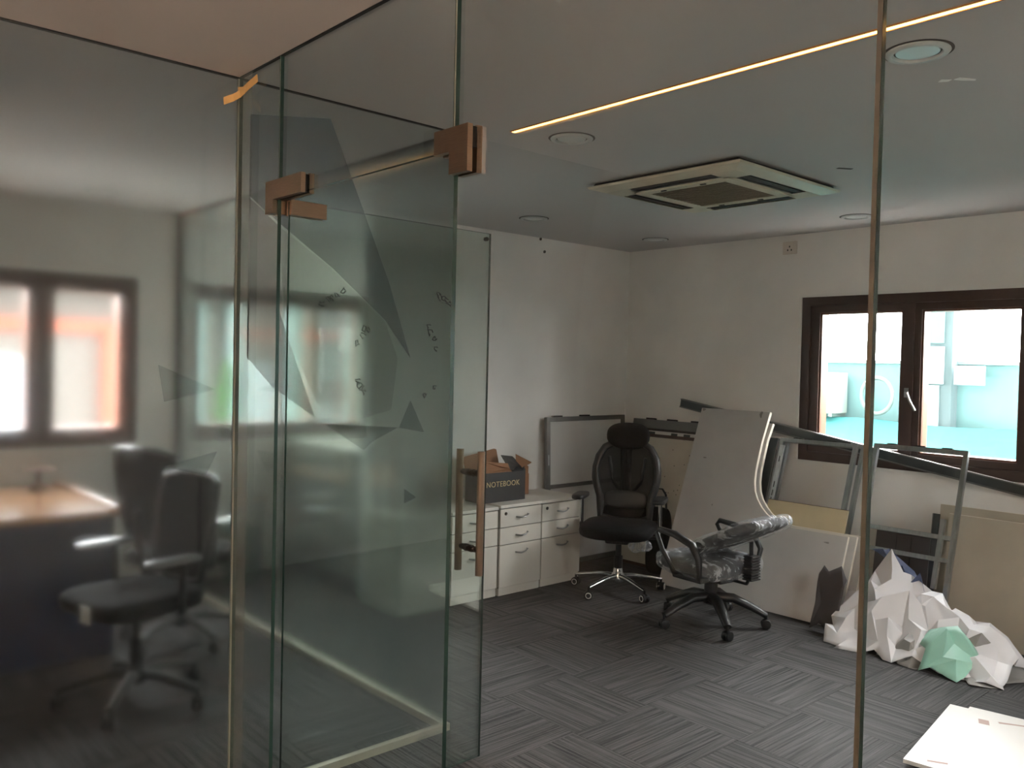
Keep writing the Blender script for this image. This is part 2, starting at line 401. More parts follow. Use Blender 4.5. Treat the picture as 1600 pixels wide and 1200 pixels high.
# windows --------------------------------------------------------------
def window(n, axis, pos, a0, a1, z0, z1, panes, label, handle_at=None, flip=False):
    """dark brown framed casement window; panes: list of (a0,a1) glass spans; +d is into the wall"""
    root = struct(empty('window_%d' % n), label)
    sgn = 1 if axis == 'y' else -1
    def bk(bm, p, q, d0, d1, zz0, zz1):
        if axis == 'y': bx(p, q, pos+d0, pos+d1, zz0, zz1, bm=bm)
        elif flip: bx(pos+d0, pos+d1, p, q, zz0, zz1, bm=bm)
        else: bx(pos-d0, pos-d1, p, q, zz0, zz1, bm=bm)
        return bm
    # white plaster reveal lip
    bm = bm_new(); w = 0.018
    for p, q, c, d in ((a0-w, a0, z0-w, z1+w), (a1, a1+w, z0-w, z1+w), (a0, a1, z0-w, z0), (a0, a1, z1, z1+w)): bk(bm, p, q, -0.012, 0.02, c, d)
    obj('reveal_trim', bm, 'white_trim', root)
    t = 0.062
    bm = bm_new()
    for p, q, c, d in ((a0, a0+t, z0, z1), (a1-t, a1, z0, z1), (a0+t, a1-t, z0, z0+t), (a0+t, a1-t, z1-t, z1)): bk(bm, p, q, 0.0, 0.09, c, d)
    obj('window_frame', bm, 'frame_brown', root)
    zi0, zi1 = z0+t, z1-t
    mids = [(panes[i][1], panes[i+1][0]) for i in range(len(panes)-1)]
    edges = [a0+t] + [v for mm in mids for v in ((mm[0]+mm[1])/2-0.02, (mm[0]+mm[1])/2+0.02)] + [a1-t]
    for mm in mids:
        c = (mm[0]+mm[1])/2; obj('mullion', bk(bm_new(), c-0.02, c+0.02, 0.004, 0.085, zi0, zi1), 'frame_brown', root)
    for i, (p0, p1) in enumerate(panes):
        s0, s1 = edges[2*i], edges[2*i+1]
        g = 0.045
        bm = bm_new()
        for p, q, c, d in ((s0, p0, zi0, zi1), (p1, s1, zi0, zi1), (p0, p1, zi0, zi0+g), (p0, p1, zi1-g, zi1)): bk(bm, p, q, 0.016, 0.07, c, d)
        sash = obj('sash', bm, 'frame_brown', root)
        bm = bm_new(); k = 0.012
        for p, q, c, d in ((p0, p0+k, zi0+g, zi1-g), (p1-k, p1, zi0+g, zi1-g), (p0+k, p1-k, zi0+g, zi0+g+k), (p0+k, p1-k, zi1-g-k, zi1-g)): bk(bm, p, q, 0.03, 0.12, c, d)
        obj('glazing_bead', bm, 'jamb_orange', sash)
        obj('pane', bk(bm_new(), p0+k, p1-k, 0.046, 0.050, zi0+g+k, zi1-g-k), 'glass_window', sash)
    if handle_at:
        a, z = handle_at
        bm = bm_new()
        bk(bm, a-0.012, a+0.012, -0.006, 0.016, z-0.03, z+0.03)
        d = -0.02
        pts = [(a, z), (a+0.012, z), (a+0.03, z-0.05), (a+0.065, z-0.11)]
        tube(bm, [((p, pos+d, q) if axis == 'y' else (pos-d, p, q)) for p, q in pts], 0.008, 8)
        obj('handle', bm, 'steel', root)
    bm = bm_new(); bk(bm, a0-0.03, a1+0.03, 0.12, 0.24, z0-0.03, z0-0.002); obj('window_sill', bm, 'white_trim', root)
    return root
window(1, 'y', YB, -3.08, -1.58, 0.925, 2.055, [(-2.955, -2.39), (-2.27, -1.70)], 'brown framed casement window behind the leaning frames', (-2.345, 1.42))
window(2, 'x', XR, 2.84, 3.89, 0.925, 2.055, [(2.92, 3.26), (3.44, 3.81)], None, flip=True)
window(3, 'x', XW, 0.80, 1.94, 0.965, 2.055, [(0.90, 1.306), (1.44, 1.84)], 'dark framed window above the blue desk')
window(4, 'x', XW, 2.28, 4.42, 0.965, 2.055, [(2.33, 3.22), (3.48, 4.30)], 'window beyond the cabin end glass, plant outside')

# ------------------------------------------------------------------ glass partitions and door
def pane(bm_args, face, parent, name='glass_pane', thin='y'):
    o = obj(name, bx(*bm_args), face, parent, mats=[face, 'glass_edge'])
    ax = 'xyz'.index(thin)
    for p in o.data.polygons: p.material_index = 0 if abs(p.normal[ax]) > 0.9 else 1
    return o
G = 0.012
gf = tag(empty('glass_partition', (-1.0, YF, 0)), 'clear frameless glass front with a doorway and overhead transom', 'glass partition')
def pg(o): o.location = (1.0, -YF, 0); return o     # parts were modelled in room coordinates
HX, JX = -2.505, -1.615                                # hinge side, strike side
ZT = 2.055
pg(pane((XL+0.012, HX-0.003, YF, YF+G, 0.03, ZC), 'glass_front', gf))
pg(pane((HX+0.003, JX-0.004, YF, YF+G, ZT, ZC), 'glass_front', gf, 'transom_pane'))
pg(pane((JX+0.004, -0.596, YF, YF+G, 0.03, ZC), 'glass_front', gf))
pg(pane((-0.588, XR-0.02, YF, YF+G, 0.03, ZC), 'glass_front', gf))
pg(obj('joint_seal', bx(-0.5958, -0.5882, YF-0.001, YF+G+0.001, 0.03, ZC), 'joint_brown', gf))
pg(obj('joint_seal', bx(JX-0.003, JX+0.003, YF+0.001, YF+G-0.001, ZT, ZC), 'silicone', gf))
pg(obj('joint_seal', bx(HX-0.0025, HX+0.0025, YF+0.001, YF+G-0.001, ZT, ZC), 'silicone', gf))
bm = bm_new(); bx(XL+0.012, HX-0.01, YF-0.012, YF+G+0.012, 0.0, 0.03, bm=bm); pg(obj('base_channel', bm, 'channel_alu', gf))
pg(obj('base_channel', bx(JX+0.004, XR, YF-0.012, YF+G+0.012, 0, 0.03), 'channel_alu', gf))
pg(obj('edge_film', bx(XL+0.014, -2.70, YF-0.0012, YF-0.0002, 0.03, ZC-0.002), 'film_cream', gf))
pg(obj('top_gasket', bx(XL, XR, YF+0.001, YF+G-0.001, ZC-0.003, ZC-0.0005), 'gasket', gf))
# bronze patch fittings
def patch_L(poly, name, yoff=0.0):
    """plate pair clamping the glass; poly in xz"""
    root = None
    bm = bm_new()
    for y0 in (YF-0.016, YF+G+0.001):
        prism(bm, [(x, z) for x, z in poly], 0.015, Matrix(((1, 0, 0, 0), (0, 0, 1, y0), (0, 1, 0, 0), (0, 0, 0, 1))))
    o = obj(name, bm, 'bronze', gf); pg(o)
    return o
p1 = patch_L([(-1.672, 2.046), (-1.672, 2.102), (-1.543, 2.102), (-1.543, 1.992), (-1.612, 1.992), (-1.612, 2.046)], 'patch_fitting')
pg(obj('patch_core', bx(-1.668, -1.545, YF-0.004, YF+G+0.004, 2.05, 2.098), 'gasket', gf))
p2 = patch_L([(-2.562, 2.006), (-2.562, 2.108), (-2.330, 2.108), (-2.330, 2.048), (-2.512, 2.048), (-2.512, 2.006)], 'patch_fitting')
pg(obj('patch_core', bx(-2.558, -2.335, YF-0.004, YF+G+0.004, 2.05, 2.104), 'gasket', gf))
bm = bm_new()
for x, z in ((-1.60, 2.075), (-1.575, 2.02), (-2.54, 2.03)): lathe(bm, [(0.006, 0), (0.006, 0.004)], 10, T(x, YF-0.016, z) @ R(PI/2, 'X'))
split_parts(pg(obj('screw_cap', bm, 'dark_metal', gf)))

# the open door, turned about its pivot into the office
door = tag(empty('glass_door', (-2.50, YF+0.006, 0), math.radians(91.2)), 'open frameless glass door with bronze pull bars and marker scribbles', 'door')
DW = 0.885
dp = pane((0.030, DW, -0.006, 0.006, 0.012, ZT-0.008), 'glass_door_clear', door)
bm = bm_new()
for s in (-1, 1): bx(0.026, 0.155, s*0.0065, s*0.019, 2.003, 2.052, 0.0015, bm)
obj('pivot_patch', bm, 'bronze', door)
bm = bm_new()
for s in (-1, 1): bx(0.026, 0.155, s*0.0065, s*0.019, 0.006, 0.06, 0.0015, bm)
obj('pivot_patch', bm, 'bronze', door)
hx = DW-0.075
for s in (-1, 1):
    y = s*0.062
    bar = obj('handle', tube(bm_new(), [(hx, y, 0.745), (hx, y, 1.215)], 0.0145, 18), 'bronze', door, smooth=50)
for z in (0.84, 1.13):
    bm = bm_new(); tube(bm, [(hx, -0.06, z), (hx, 0.06, z)], 0.0085, 12)
    for s in (-1, 1): tube(bm, [(hx, s*0.007, z), (hx, s*0.02, z)], 0.014, 14); tube(bm, [(hx, s*0.032, z), (hx, s*0.04, z)], 0.0115, 12)
    obj('handle_post', bm, 'dark_metal', door, smooth=50)
bm = lathe(bm_new(), [(0.006, -0.009), (0.008, -0.006), (0.008, 0.006), (0.006, 0.009)], 14, T(DW-0.02, 0, 2.025) @ R(PI/2, 'X'))
obj('glass_stud', bm, 'dark_metal', door)
# marker scribbles, each a cluster of short ink strokes on the glass face
def scribble(y, z, w, h, n, seed):
    rnd = random.Random(seed); bm = bm_new()
    for k in range(n):
        cx = y-1.264+w*(k/(max(1, n-1))-0.5)+rnd.uniform(-.004, .004); cz = z-h*(k/(max(1, n-1))-0.5)+rnd.uniform(-.004, .004)
        pts = []
        for q in range(7):
            a = rnd.uniform(0, 0.7)+q*rnd.uniform(.7, 1.1); rr = rnd.uniform(.004, .013)
            pts.append((cx+math.cos(a)*rr*1.1, -0.0068, cz+math.sin(a)*rr))
        tube(bm, pts, 0.0019, 5)
    obj('marker_scribble', bm, 'ink', door)
for a in ((1.47, 1.764, .04, -.03, 3, 1), (1.43, 1.74, .03, -.02, 2, 11), (1.93, 1.775, .075, .035, 6, 2), (1.587, 1.655, .012, .0, 2, 3), (1.562, 1.62, .02, -.02, 2, 4),
          (1.859, 1.664, .01, .02, 2, 5), (1.885, 1.615, .012, .03, 2, 6), (1.565, 1.467, .012, .03, 3, 7), (1.592, 1.433, .012, .01, 1, 8), (1.85, 1.436, .015, -.01, 1, 9), (1.89, 1.467, .012, -.02, 1, 10)):
    scribble(*a)

# hazy glass wall along the cabin
gl = tag(empty('hazy_glass_wall', (XL, 0.5, 0)), 'hazy film-covered glass wall of the desk cabin with blue decals', 'glass partition')
def pl(o): o.location = (-XL, -0.5, 0); return o
pl(pane((XL-0.006, XL+0.006, 0.44, YF-0.002, 0.03, ZC), 'glass_hazy', gl, thin='x'))
hp = pl(pane((XL-0.006, XL+0.006, YF+0.002, YG, 0.03, ZC), 'glass_hazy', gl, thin='x'))
pl(obj('joint_seal', bx(XL-0.007, XL+0.007, YF-0.003, YF+0.003, 0.03, ZC), 'silicone', gl))
pl(obj('base_channel', bx(XL-0.016, XL+0.016, 0.44, YG+0.02, 0, 0.03), 'channel_alu', gl))
pl(obj('top_gasket', bx(XL-0.008, XL+0.008, 0.44, YG, ZC-0.006, ZC-0.0005), 'gasket', gl))
DM = lambda x: Matrix(((0, 0, 1, x), (1, 0, 0, 0), (0, 1, 0, 0), (0, 0, 0, 1)))
def decal(poly, mt, k=0):
    o = obj('decal', prism(bm_new(), poly, 0.0004, DM(XL+0.0064+0.0006*k)), mt, gl); pl(o)
decal([(1.30, 2.384), (1.61, 2.433), (1.878, 1.858), (1.988, 1.561), (1.863, 1.708), (1.631, 1.886), (1.418, 2.024), (1.30, 2.105)], 'decal_blue')
decal([(1.992, 1.394), (2.062, 1.263), (1.939, 1.285)], 'decal_teal')
decal([(1.605, 1.311), (1.933, 1.286), (1.815, 1.235), (1.778, 1.204)], 'decal_teal')
decal([(1.30, 2.1), (1.408, 2.019), (1.413, 1.73), (1.565, 1.336), (1.398, 1.447), (1.30, 1.55)], 'decal_slate')
decal([(1.410, 2.017), (1.631, 1.881), (1.864, 1.703), (1.927, 1.559), (1.901, 1.357), (1.756, 1.323), (1.591, 1.363), (1.444, 1.641)], 'decal_green')
decal([(1.00, 1.52), (1.19, 1.44), (1.02, 1.40)], 'decal_faint'); decal([(1.02, 1.19), (1.20, 1.23), (1.16, 1.15)], 'decal_faint')
decal([(1.97, 1.04), (2.03, 1.0), (1.97, 0.98)], 'decal_teal')

# glass at the far end of the cabin
ge = tag(empty('cabin_end_glass', (-4.3, YG, 0)), 'tinted glass partition behind the cabin chairs, on a pale floor channel', 'glass partition')
def pe(o): o.location = (4.3, -YG, 0); return o
pe(pane((XW+0.01, -4.32, YG, YG+G, 0.03, ZC), 'glass_end', ge)); pe(pane((-4.31, XL-0.01, YG, YG+G, 0.03, ZC), 'glass_end', ge))
pe(obj('joint_seal', bx(-4.319, -4.311, YG, YG+G, 0.03, ZC), 'silicone', ge))
pe(obj('base_channel', bx(XW, XL-0.016, YG-0.012, YG+G+0.012, 0, 0.03), 'channel_alu', ge))
pe(obj('top_gasket', bx(XW, XL, YG-0.006, YG+G+0.006, ZC-0.012, ZC-0.0005), 'gasket', ge))
pe(obj('wall_gasket', bx(XW, XW+0.012, YG-0.012, YG+G+0.012, 0.03, ZC), 'gasket', ge))

# masking tape stuck over the glass corner
bm = bm_new()
def ribbon(bm, pts, wv, th):
    pts = [Vector(p) for p in pts]; w = Vector(wv)/2; n = Vector((0, -th, 0)); rows = []
    for p in pts: rows.append([bm.verts.new(p-w), bm.verts.new(p+w), bm.verts.new(p+w+n), bm.verts.new(p-w+n)])
    for a, b in zip(rows, rows[1:]):
        for k in range(4): bm.faces.new((a[k], a[(k+1) % 4], b[(k+1) % 4], b[k]))
    bm.faces.new(rows[0][::-1]); bm.faces.new(rows[-1])
ribbon(bm, [(-2.803, 1.205, 2.408), (-2.792, 1.235, 2.424), (-2.775, 1.250, 2.436), (-2.72, 1.2535, 2.452), (-2.655, 1.254, 2.462)], (-0.006, 0, 0.026), 0.0012)
ribbon(bm, [(-2.795, 1.2515, 2.452), (-2.775, 1.2515, 2.448), (-2.74, 1.2515, 2.440)], (0.004, 0, 0.022), 0.0012)
tag(obj('masking_tape', bm, 'tape_yellow'), 'torn yellow masking tape stuck across the top glass corner', 'tape')

# ------------------------------------------------------------------ ceiling fittings
def downlight(x, y, label, group=None):
    r = empty('downlight', (x, y, ZC-0.0005))
    bm = lathe(bm_new(), [(0.088, 0), (0.090, -0.004), (0.086, -0.009), (0.070, -0.010), (0.066, -0.004), (0.066, 0)], 36)
    obj('trim_ring', bm, 'lamp_white', r, smooth=50)
    obj('shadow_gap', lathe(bm_new(), [(0.098, 0.0), (0.098, -0.0012), (0.05, -0.0012), (0.05, 0.0)], 36), 'chip_dark', r)  # flat dark disc painted in for the shade around and behind the trim
    obj('diffuser', lathe(bm_new(), [(0.061, -0.0014), (0.060, -0.004), (0.02, -0.006), (0.0, -0.006)], 30), 'lamp_lens', r, smooth=50)
    return tag(r, label, 'ceiling light', group)
downlight(-1.10, 2.585, 'round white downlight beside the glowing yellow strip', 'round ceiling downlights')
downlight(-2.52, 2.588, 'round unlit downlight at the dark end of the yellow strip', 'round ceiling downlights')
downlight(-4.07, 3.845, 'round unlit downlight in the ceiling above the drawer units', 'round ceiling downlights')
downlight(-4.045, 5.073, 'round unlit downlight close to the far room corner', 'round ceiling downlights')
downlight(-2.502, 5.084, 'round unlit downlight above the office window', 'round ceiling downlights')
downlight(-4.01, 2.581, 'round unlit downlight beyond the end of the hazy glass', 'round ceiling downlights')
downlight(-5.36, 1.58, 'round unlit downlight over the blue desk', 'round ceiling downlights')
led = tag(empty('led_strip', (-0.8, 2.352, ZC)), 'thin glowing yellow light strip set in the ceiling', 'strip light')
emit('led_glow', (255, 186, 96), 2.6)
o = obj('diffuser', bx(-2.625, XR-0.3, 2.352-0.010, 2.352+0.010, ZC-0.004, ZC-0.0005), 'led_glow', led); o.location = (0.8, -2.352, -ZC)
mat('led_profile_orange', (176, 120, 60), 0.5)
bm = bm_new()
for s in (-1, 1): bx(-2.628, XR-0.3, 2.352+s*0.0125, 2.352+s*0.017, ZC-0.005, ZC-0.0005, bm=bm)
o = obj('profile', bm, 'led_profile_orange', led); o.location = (0.8, -2.352, -ZC)
# ceiling cassette air conditioner
ac = tag(empty('ceiling_air_conditioner', (-2.625, 3.757, ZC)), 'cream square ceiling cassette air conditioner with brown grille', 'air conditioner')
bm = bm_new()
S = 0.462
def ringquad(bm, a, za, b, zb):
    A = [bm.verts.new((x*a, y*a, za)) for x, y in ((-1, -1), (1, -1), (1, 1), (-1, 1))]; Bq = [bm.verts.new((x*b, y*b, zb)) for x, y in ((-1, -1), (1, -1), (1, 1), (-1, 1))]
    for i in range(4): bm.faces.new((A[i], A[(i+1) % 4], Bq[(i+1) % 4], Bq[i]))
ringquad(bm, S-0.03, -0.001, S-0.02, -0.018)
obj('shadow_gap', bm, 'ac_black', ac)
bm = bm_new(); ringquad(bm, S-0.02, -0.012, S, -0.020); ringquad(bm, S, -0.020, S-0.006, -0.03); ringquad(bm, S-0.006, -0.03, 0.392, -0.046); ringquad(bm, 0.295, -0.046, 0.283, -0.042)
# face between 0.375 and 0.295 carries four outlet slots: corners plus slim lips
z = -0.046; L_ = 0.255
for sx in (-1, 1):
    for sy in (-1, 1):
        bm.faces.new([bm.verts.new((sx*a, sy*b, z)) for a, b in ((L_, L_), (0.392, L_), (0.392, 0.392), (L_, 0.392))])
for q in range(4):
    M_ = R(q*PI/2, 'Z')
    for y0, y1 in ((0.385, 0.392), (0.295, 0.303)):
        bm.faces.new([bm.verts.new(M_ @ Vector((a, b, z))) for a, b in ((-L_, y0), (L_, y0), (L_, y1), (-L_, y1))])
        
    bm.faces.new([bm.verts.new(M_ @ Vector((a, b, z))) for a, b in ((L_, 0.295), (0.295, 0.295), (0.295, L_), (L_, L_))])
obj('cover', bm, 'ac_cream', ac)
for q in range(4):
    M_ = R(q*PI/2, 'Z')
    bm = bm_new(); box(bm, (0, 0.344, -0.038), (2*L_, 0.082, 0.004), M_)
    slot = obj('air_outlet', bm, 'ac_black', ac)
    obj('louver', B((0, 0.350, -0.043), (2*L_-0.02, 0.034, 0.003), M_), 'ac_black', slot)
bm = bm_new(); ringquad(bm, 0.283, -0.042, 0.280, -0.050); ringquad(bm, 0.280, -0.050, 0.232, -0.052); ringquad(bm, 0.232, -0.052, 0.228, -0.046)
obj('grille_frame', bm, 'ac_cream', ac)
gp = obj('grille_panel', bx(-0.228, 0.228, -0.228, 0.228, -0.048, -0.044), 'ac_grille', ac)
bm = bm_new()
for k in range(15): bx(-0.225, 0.225, -0.21+k*0.03-0.003, -0.21+k*0.03+0.003, -0.0505, -0.048, bm=bm)
obj('grille_ribs', bm, 'ac_grille', gp)
bm = bm_new()
for x, y in ((-0.12, 0.257), (0.12, 0.257), (-0.12, -0.257), (0.12, -0.257)): box(bm, (x, y, -0.0525), (0.03, 0.012, 0.003))
split_parts(obj('latch', bm, 'ac_black', ac))
# paint chips left on the ceiling
def chip(pts, mt, label):
    x = sum(p[0] for p in pts)/len(pts); y = sum(p[1] for p in pts)/len(pts)
    o = obj('ceiling_chip', prism(bm_new(), [(a-x, b-y) for a, b in pts], 0.002), mt); o.location = (x, y, ZC-0.0022); tag(o, label, 'paint chip')
chip([(-1.165, 2.90), (-1.15, 2.885), (-1.125, 2.905), (-1.14, 2.915)], 'chip_white', 'small white paint chip near the big downlight')
chip([(-1.12, 2.91), (-1.10, 2.905), (-1.07, 2.955), (-1.075, 2.965), (-1.105, 2.935)], 'chip_white', 'longer white paint chip near the big downlight')
chip([(-1.985, 3.82), (-1.97, 3.815), (-1.93, 3.875), (-1.945, 3.88)], 'chip_dark', 'dark scratch beside the ceiling air conditioner')
# socket plate up on the far wall
sw = tag(empty('socket_plate', (-3.187, YB, 2.41)), 'white wall socket plate below the ceiling, left of the window', 'socket')
obj('plate', bx(-0.055, 0.055, -0.010, 0, -0.045, 0.045, 0.003), 'switch_white', sw)
bm = bm_new()
for x, z in ((0, 0.008), (-0.014, -0.016), (0.014, -0.016)): bx(x-0.004, x+0.004, -0.0115, -0.0095, z-0.006, z+0.006, bm=bm)
obj('socket_hole', bm, 'gasket', sw)

# ------------------------------------------------------------------ drawer units along the side wall
def drawer_unit(y0, y1, xf, h, label, lock_shine=True):
    r = empty('drawer_unit', ((XO+0.06+xf)/2, (y0+y1)/2, 0)); cx, cy = r.location.x, r.location.y
    w = y1-y0; xb = XO+0.015-cx; xF = xf-cx
    obj('body', bx(xb, xF-0.02, -w/2+0.002, w/2-0.002, 0.05, h-0.02), 'cabinet_white', r)
    obj('gap_liner', bx(xF-0.022, xF-0.016, -w/2+0.004, w/2-0.004, 0.05, h-0.022), 'cabinet_gap', r)
    obj('plinth', bx(xb, xF-0.008, -w/2+0.006, w/2-0.006, 0, 0.052), 'cabinet_white', r)
    obj('top', bx(xb, xF+0.006, -w/2, w/2, h-0.02, h, 0.002), 'cabinet_white', r)
    zs = [(0.056, 0.335), (0.341, 0.452), (0.458, h-0.028)]
    for i, (z0, z1) in enumerate(zs):
        d = obj('drawer', bx(xF-0.018, xF, -w/2+0.004, w/2-0.004, z0, z1, 0.0015), 'cabinet_white', r)
        zh = z1-0.05 if i == 0 else (z0+z1)/2+0.005
        yo = 0.005
        pts = [(xF, yo-0.05, zh-0.004), (xF+0.016, yo-0.046, zh-0.004), (xF+0.026, yo-0.02, zh-0.008), (xF+0.027, yo+0.015, zh-0.004), (xF+0.018, yo+0.048, zh+0.008), (xF, yo+0.052, zh+0.008)]
        obj('handle', tube(bm_new(), pts, [0.006, 0.006, 0.0065, 0.005, 0.004, 0.004], 10), 'steel', d, smooth=60)
        if i == 2:
            obj('lock', lathe(bm_new(), [(0.011, 0), (0.011, 0.004), (0.008, 0.006)], 16, T(xF, -w/2+0.05, z1-0.03) @ R(PI/2, 'Y')), 'dark_metal' if lock_shine else 'gasket', d)
    tag(r, label, 'drawer unit', 'white three-drawer pedestals')
drawer_unit(2.955, 3.338, -4.235, 0.598, 'white drawer unit at the row end away from the chairs')
drawer_unit(3.342, 3.733, -4.228, 0.598, 'white drawer unit behind the open door, left of the boxed one')
drawer_unit(3.737, 4.120, -4.215, 0.606, 'white drawer unit under the black notebook box')
drawer_unit(4.126, 4.520, -4.218, 0.604, 'white drawer unit beside the tall mesh chair', False)

# printed carton with torn flaps
nb = tag(empty('notebook_box', (-4.42, 3.87, 0.606), 0), 'open black notebook carton with torn brown flaps on the drawer units', 'box')
bw, bd, bh = 0.40, 0.17, 0.205     # along y, along x, height
bm = bm_new(); t = 0.004
for a in ((-bd/2, bd/2, -bw/2, bw/2, 0, t), (bd/2-t, bd/2, -bw/2, bw/2, t, bh), (-bd/2, -bd/2+t, -bw/2, bw/2, t, bh), (-bd/2+t, bd/2-t, -bw/2, -bw/2+t, t, bh), (-bd/2+t, bd/2-t, bw/2-t, bw/2, t, bh)): bx(*a, bm=bm)
obj('carton', bm, 'box_black', nb)
def sheet(bm, pts, th, nrm):
    n = Vector(nrm)*th; a = [bm.verts.new(Vector(p)) for p in pts]; b = [bm.verts.new(Vector(p)+n) for p in pts]; k = len(pts)
    bm.faces.new(a[::-1]); bm.faces.new(b)
    for i in range(k): bm.faces.new((a[i], a[(i+1) % k], b[(i+1) % k], b[i]))
bm = bm_new(); sheet(bm, [(-bd/2, -bw/2, bh), (-bd/2, bw/2-0.09, bh), (-bd/2-0.03, bw/2-0.10, bh+0.13), (-bd/2-0.03, bw/2-0.12, bh+0.135), (-bd/2-0.03, -bw/2, bh+0.09)], 0.004, (-1, 0, 0)); obj('flap', bm, 'cardboard', nb)
bm = bm_new(); sheet(bm, [(bd/2+0.001, -bw/2, bh-0.002), (bd/2+0.001, bw/2-0.13, bh-0.004), (bd/2+0.02, bw/2-0.17, bh+0.02), (bd/2+0.0, bw/2-0.17, bh+0.055), (bd/2+0.01, -bw/2, bh+0.08)], 0.004, (1, 0, 0)); obj('flap', bm, 'cardboard', nb)
bm = bm_new(); sheet(bm, [(bd/2, bw/2-0.15, bh+0.005), (bd/2, bw/2, bh), (-bd/2+0.02, bw/2+0.01, bh+0.075), (-bd/2+0.02, bw/2-0.10, bh+0.09)], 0.004, (0, 0, 1)); obj('flap', bm, 'box_black', nb)
bm = bm_new(); sheet(bm, [(bd/2-0.01, bw/2-0.02, bh+0.012), (bd/2-0.03, bw/2+0.085, bh+0.04), (-bd/2+0.03, bw/2+0.03, bh+0.092), (0.0, bw/2-0.015, bh+0.055)], 0.004, (0, 0, 1)); obj('flap', bm, 'cardboard', nb)
bm = bm_new(); sheet(bm, [(bd/2+0.004, bw/2-0.13, bh-0.006), (bd/2+0.004, bw/2-0.03, bh-0.004), (bd/2+0.012, bw/2-0.02, bh+0.03), (bd/2+0.012, bw/2-0.055, bh+0.012), (bd/2+0.012, bw/2-0.10, bh+0.03)], 0.003, (1, 0, 0)); obj('flap', bm, 'box_black', nb)
cu = bpy.data.curves.new('lettering', 'FONT'); cu.body = 'NOTEBOOK'; cu.size = 0.052; cu.align_x = 'CENTER'; cu.extrude = 0.0004; cu.space_character = 1.08
to = bpy.data.objects.new('lettering_source', cu); COL.objects.link(to)
bpy.context.view_layer.update()
me = bpy.data.meshes.new_from_object(to.evaluated_get(bpy.context.evaluated_depsgraph_get())); bpy.data.objects.remove(to)
me.materials.clear(); me.materials.append(MATS['gold_print'])
lo = bpy.data.objects.new('lettering', me); COL.objects.link(lo); lo.parent = nb
lo.matrix_local = T(bd/2+0.0006, -0.005, 0.105) @ Matrix(((0, 0, 1, 0), (1, 0, 0, 0), (0, 1, 0, 0), (0, 0, 0, 1)))
sb = tag(empty('small_carton', (-4.55, 4.20, 0.604)), 'small torn brown carton behind the black notebook box', 'box')
bm = bm_new()
for a in ((-0.05, 0.05, -0.06, 0.06, 0, 0.003), (0.047, 0.05, -0.06, 0.06, 0.003, 0.15), (-0.05, -0.047, -0.06, 0.06, 0.003, 0.15), (-0.047, 0.047, -0.06, -0.057, 0.003, 0.15), (-0.047, 0.047, 0.057, 0.06, 0.003, 0.15)): bx(*a, bm=bm)
obj('carton', bm, 'cardboard', sb)
bm = bm_new(); sheet(bm, [(0.05, -0.03, 0.15), (0.05, 0.05, 0.15), (0.03, 0.07, 0.20), (0.02, 0.03, 0.22), (0.04, 0.0, 0.18)], 0.003, (1, 0, 0)); obj('flap', bm, 'cardboard', sb)

# ------------------------------------------------------------------ leaning boards, panels and frames
def lean(name, loc, rz, tilt, label, cat, group=None):
    """local frame: x along the wall, y out of the wall (towards the room is -y), z up the board; tilted back about x"""
    o = empty(name, loc); o.rotation_euler = (-tilt, 0, rz)
    return tag(o, label, cat, group)
# framed whiteboard against the side wall (local x = world +y)
wb = lean('whiteboard_panel', (-4.58, 4.985, 0.002), PI/2, math.radians(2.0), 'tall framed white panel with a middle rail leaning behind the drawer units', 'panel')
bm = frame_mesh(0.90, 1.145, 0.035, 0.03); bx(-0.43, 0.43, -0.015, 0.015, 0.60, 0.63, bm=bm)
obj('frame', bm, 'alu_grey', wb)
obj('board', bx(-0.43, 0.43, 0.0, 0.008, 0.63, 1.11), 'board_white', wb); obj('board', bx(-0.43, 0.43, 0.0, 0.008, 0.035, 0.60), 'board_white', wb)
for x in (-0.33, -0.02): obj('clip', bx(x-0.05, x+0.05, -0.012, 0.012, 1.145, 1.155), 'gasket', wb)
obj('slot', bx(-0.437, -0.429, -0.017, -0.013, 0.78, 0.86), 'galvanised', wb)
# boards against the far wall
b2 = lean('framed_board', (-4.10, 5.29, 0.002), 0, math.radians(9.5), 'grey aluminium framed board with label strips in the corner', 'panel')
bm = frame_mesh(0.86, 1.135, 0.07, 0.03); obj('frame', bm, 'alu_grey', b2)
obj('board', bx(-0.36, 0.36, 0, 0.008, 0.07, 1.065), 'dark_card', b2)
for x in (-0.26, -0.05, 0.18): obj('clip', bx(x-0.045, x+0.045, -0.012, 0.012, 1.135, 1.147), 'gasket', b2)
bm = bx(-0.30, 0.30, -0.0185, -0.0155, 1.0, 1.045); obj('label_strip', bm, 'label_white', b2)
for x in (-0.22, 0.0, 0.12): obj('label_mark', bx(x-0.03, x+0.03, -0.0195, -0.0185, 1.008, 1.037), 'alu_dark', b2)
b3 = lean('pin_board', (-4.09, 5.185, 0.002), 0, math.radians(9.5), 'cream pin board with brown edging leaning behind the mesh chair', 'panel')
obj('board', bx(-0.335, 0.335, -0.008, 0.008, 0.01, 1.005), 'board_cream', b3)
bm = frame_mesh(0.71, 1.03, 0.022, 0.024); obj('edging', bm, 'brown_edge', b3)
bm = bm_new(); rnd = random.Random(4)
for k in range(16): lathe(bm, [(0.004, 0), (0.004, 0.001)], 8, T(rnd.uniform(0.0, 0.31), -0.0082, rnd.uniform(0.55, 0.95)) @ R(PI/2, 'X'))
obj('pin_holes', bm, 'gasket', b3)['kind'] = 'stuff'

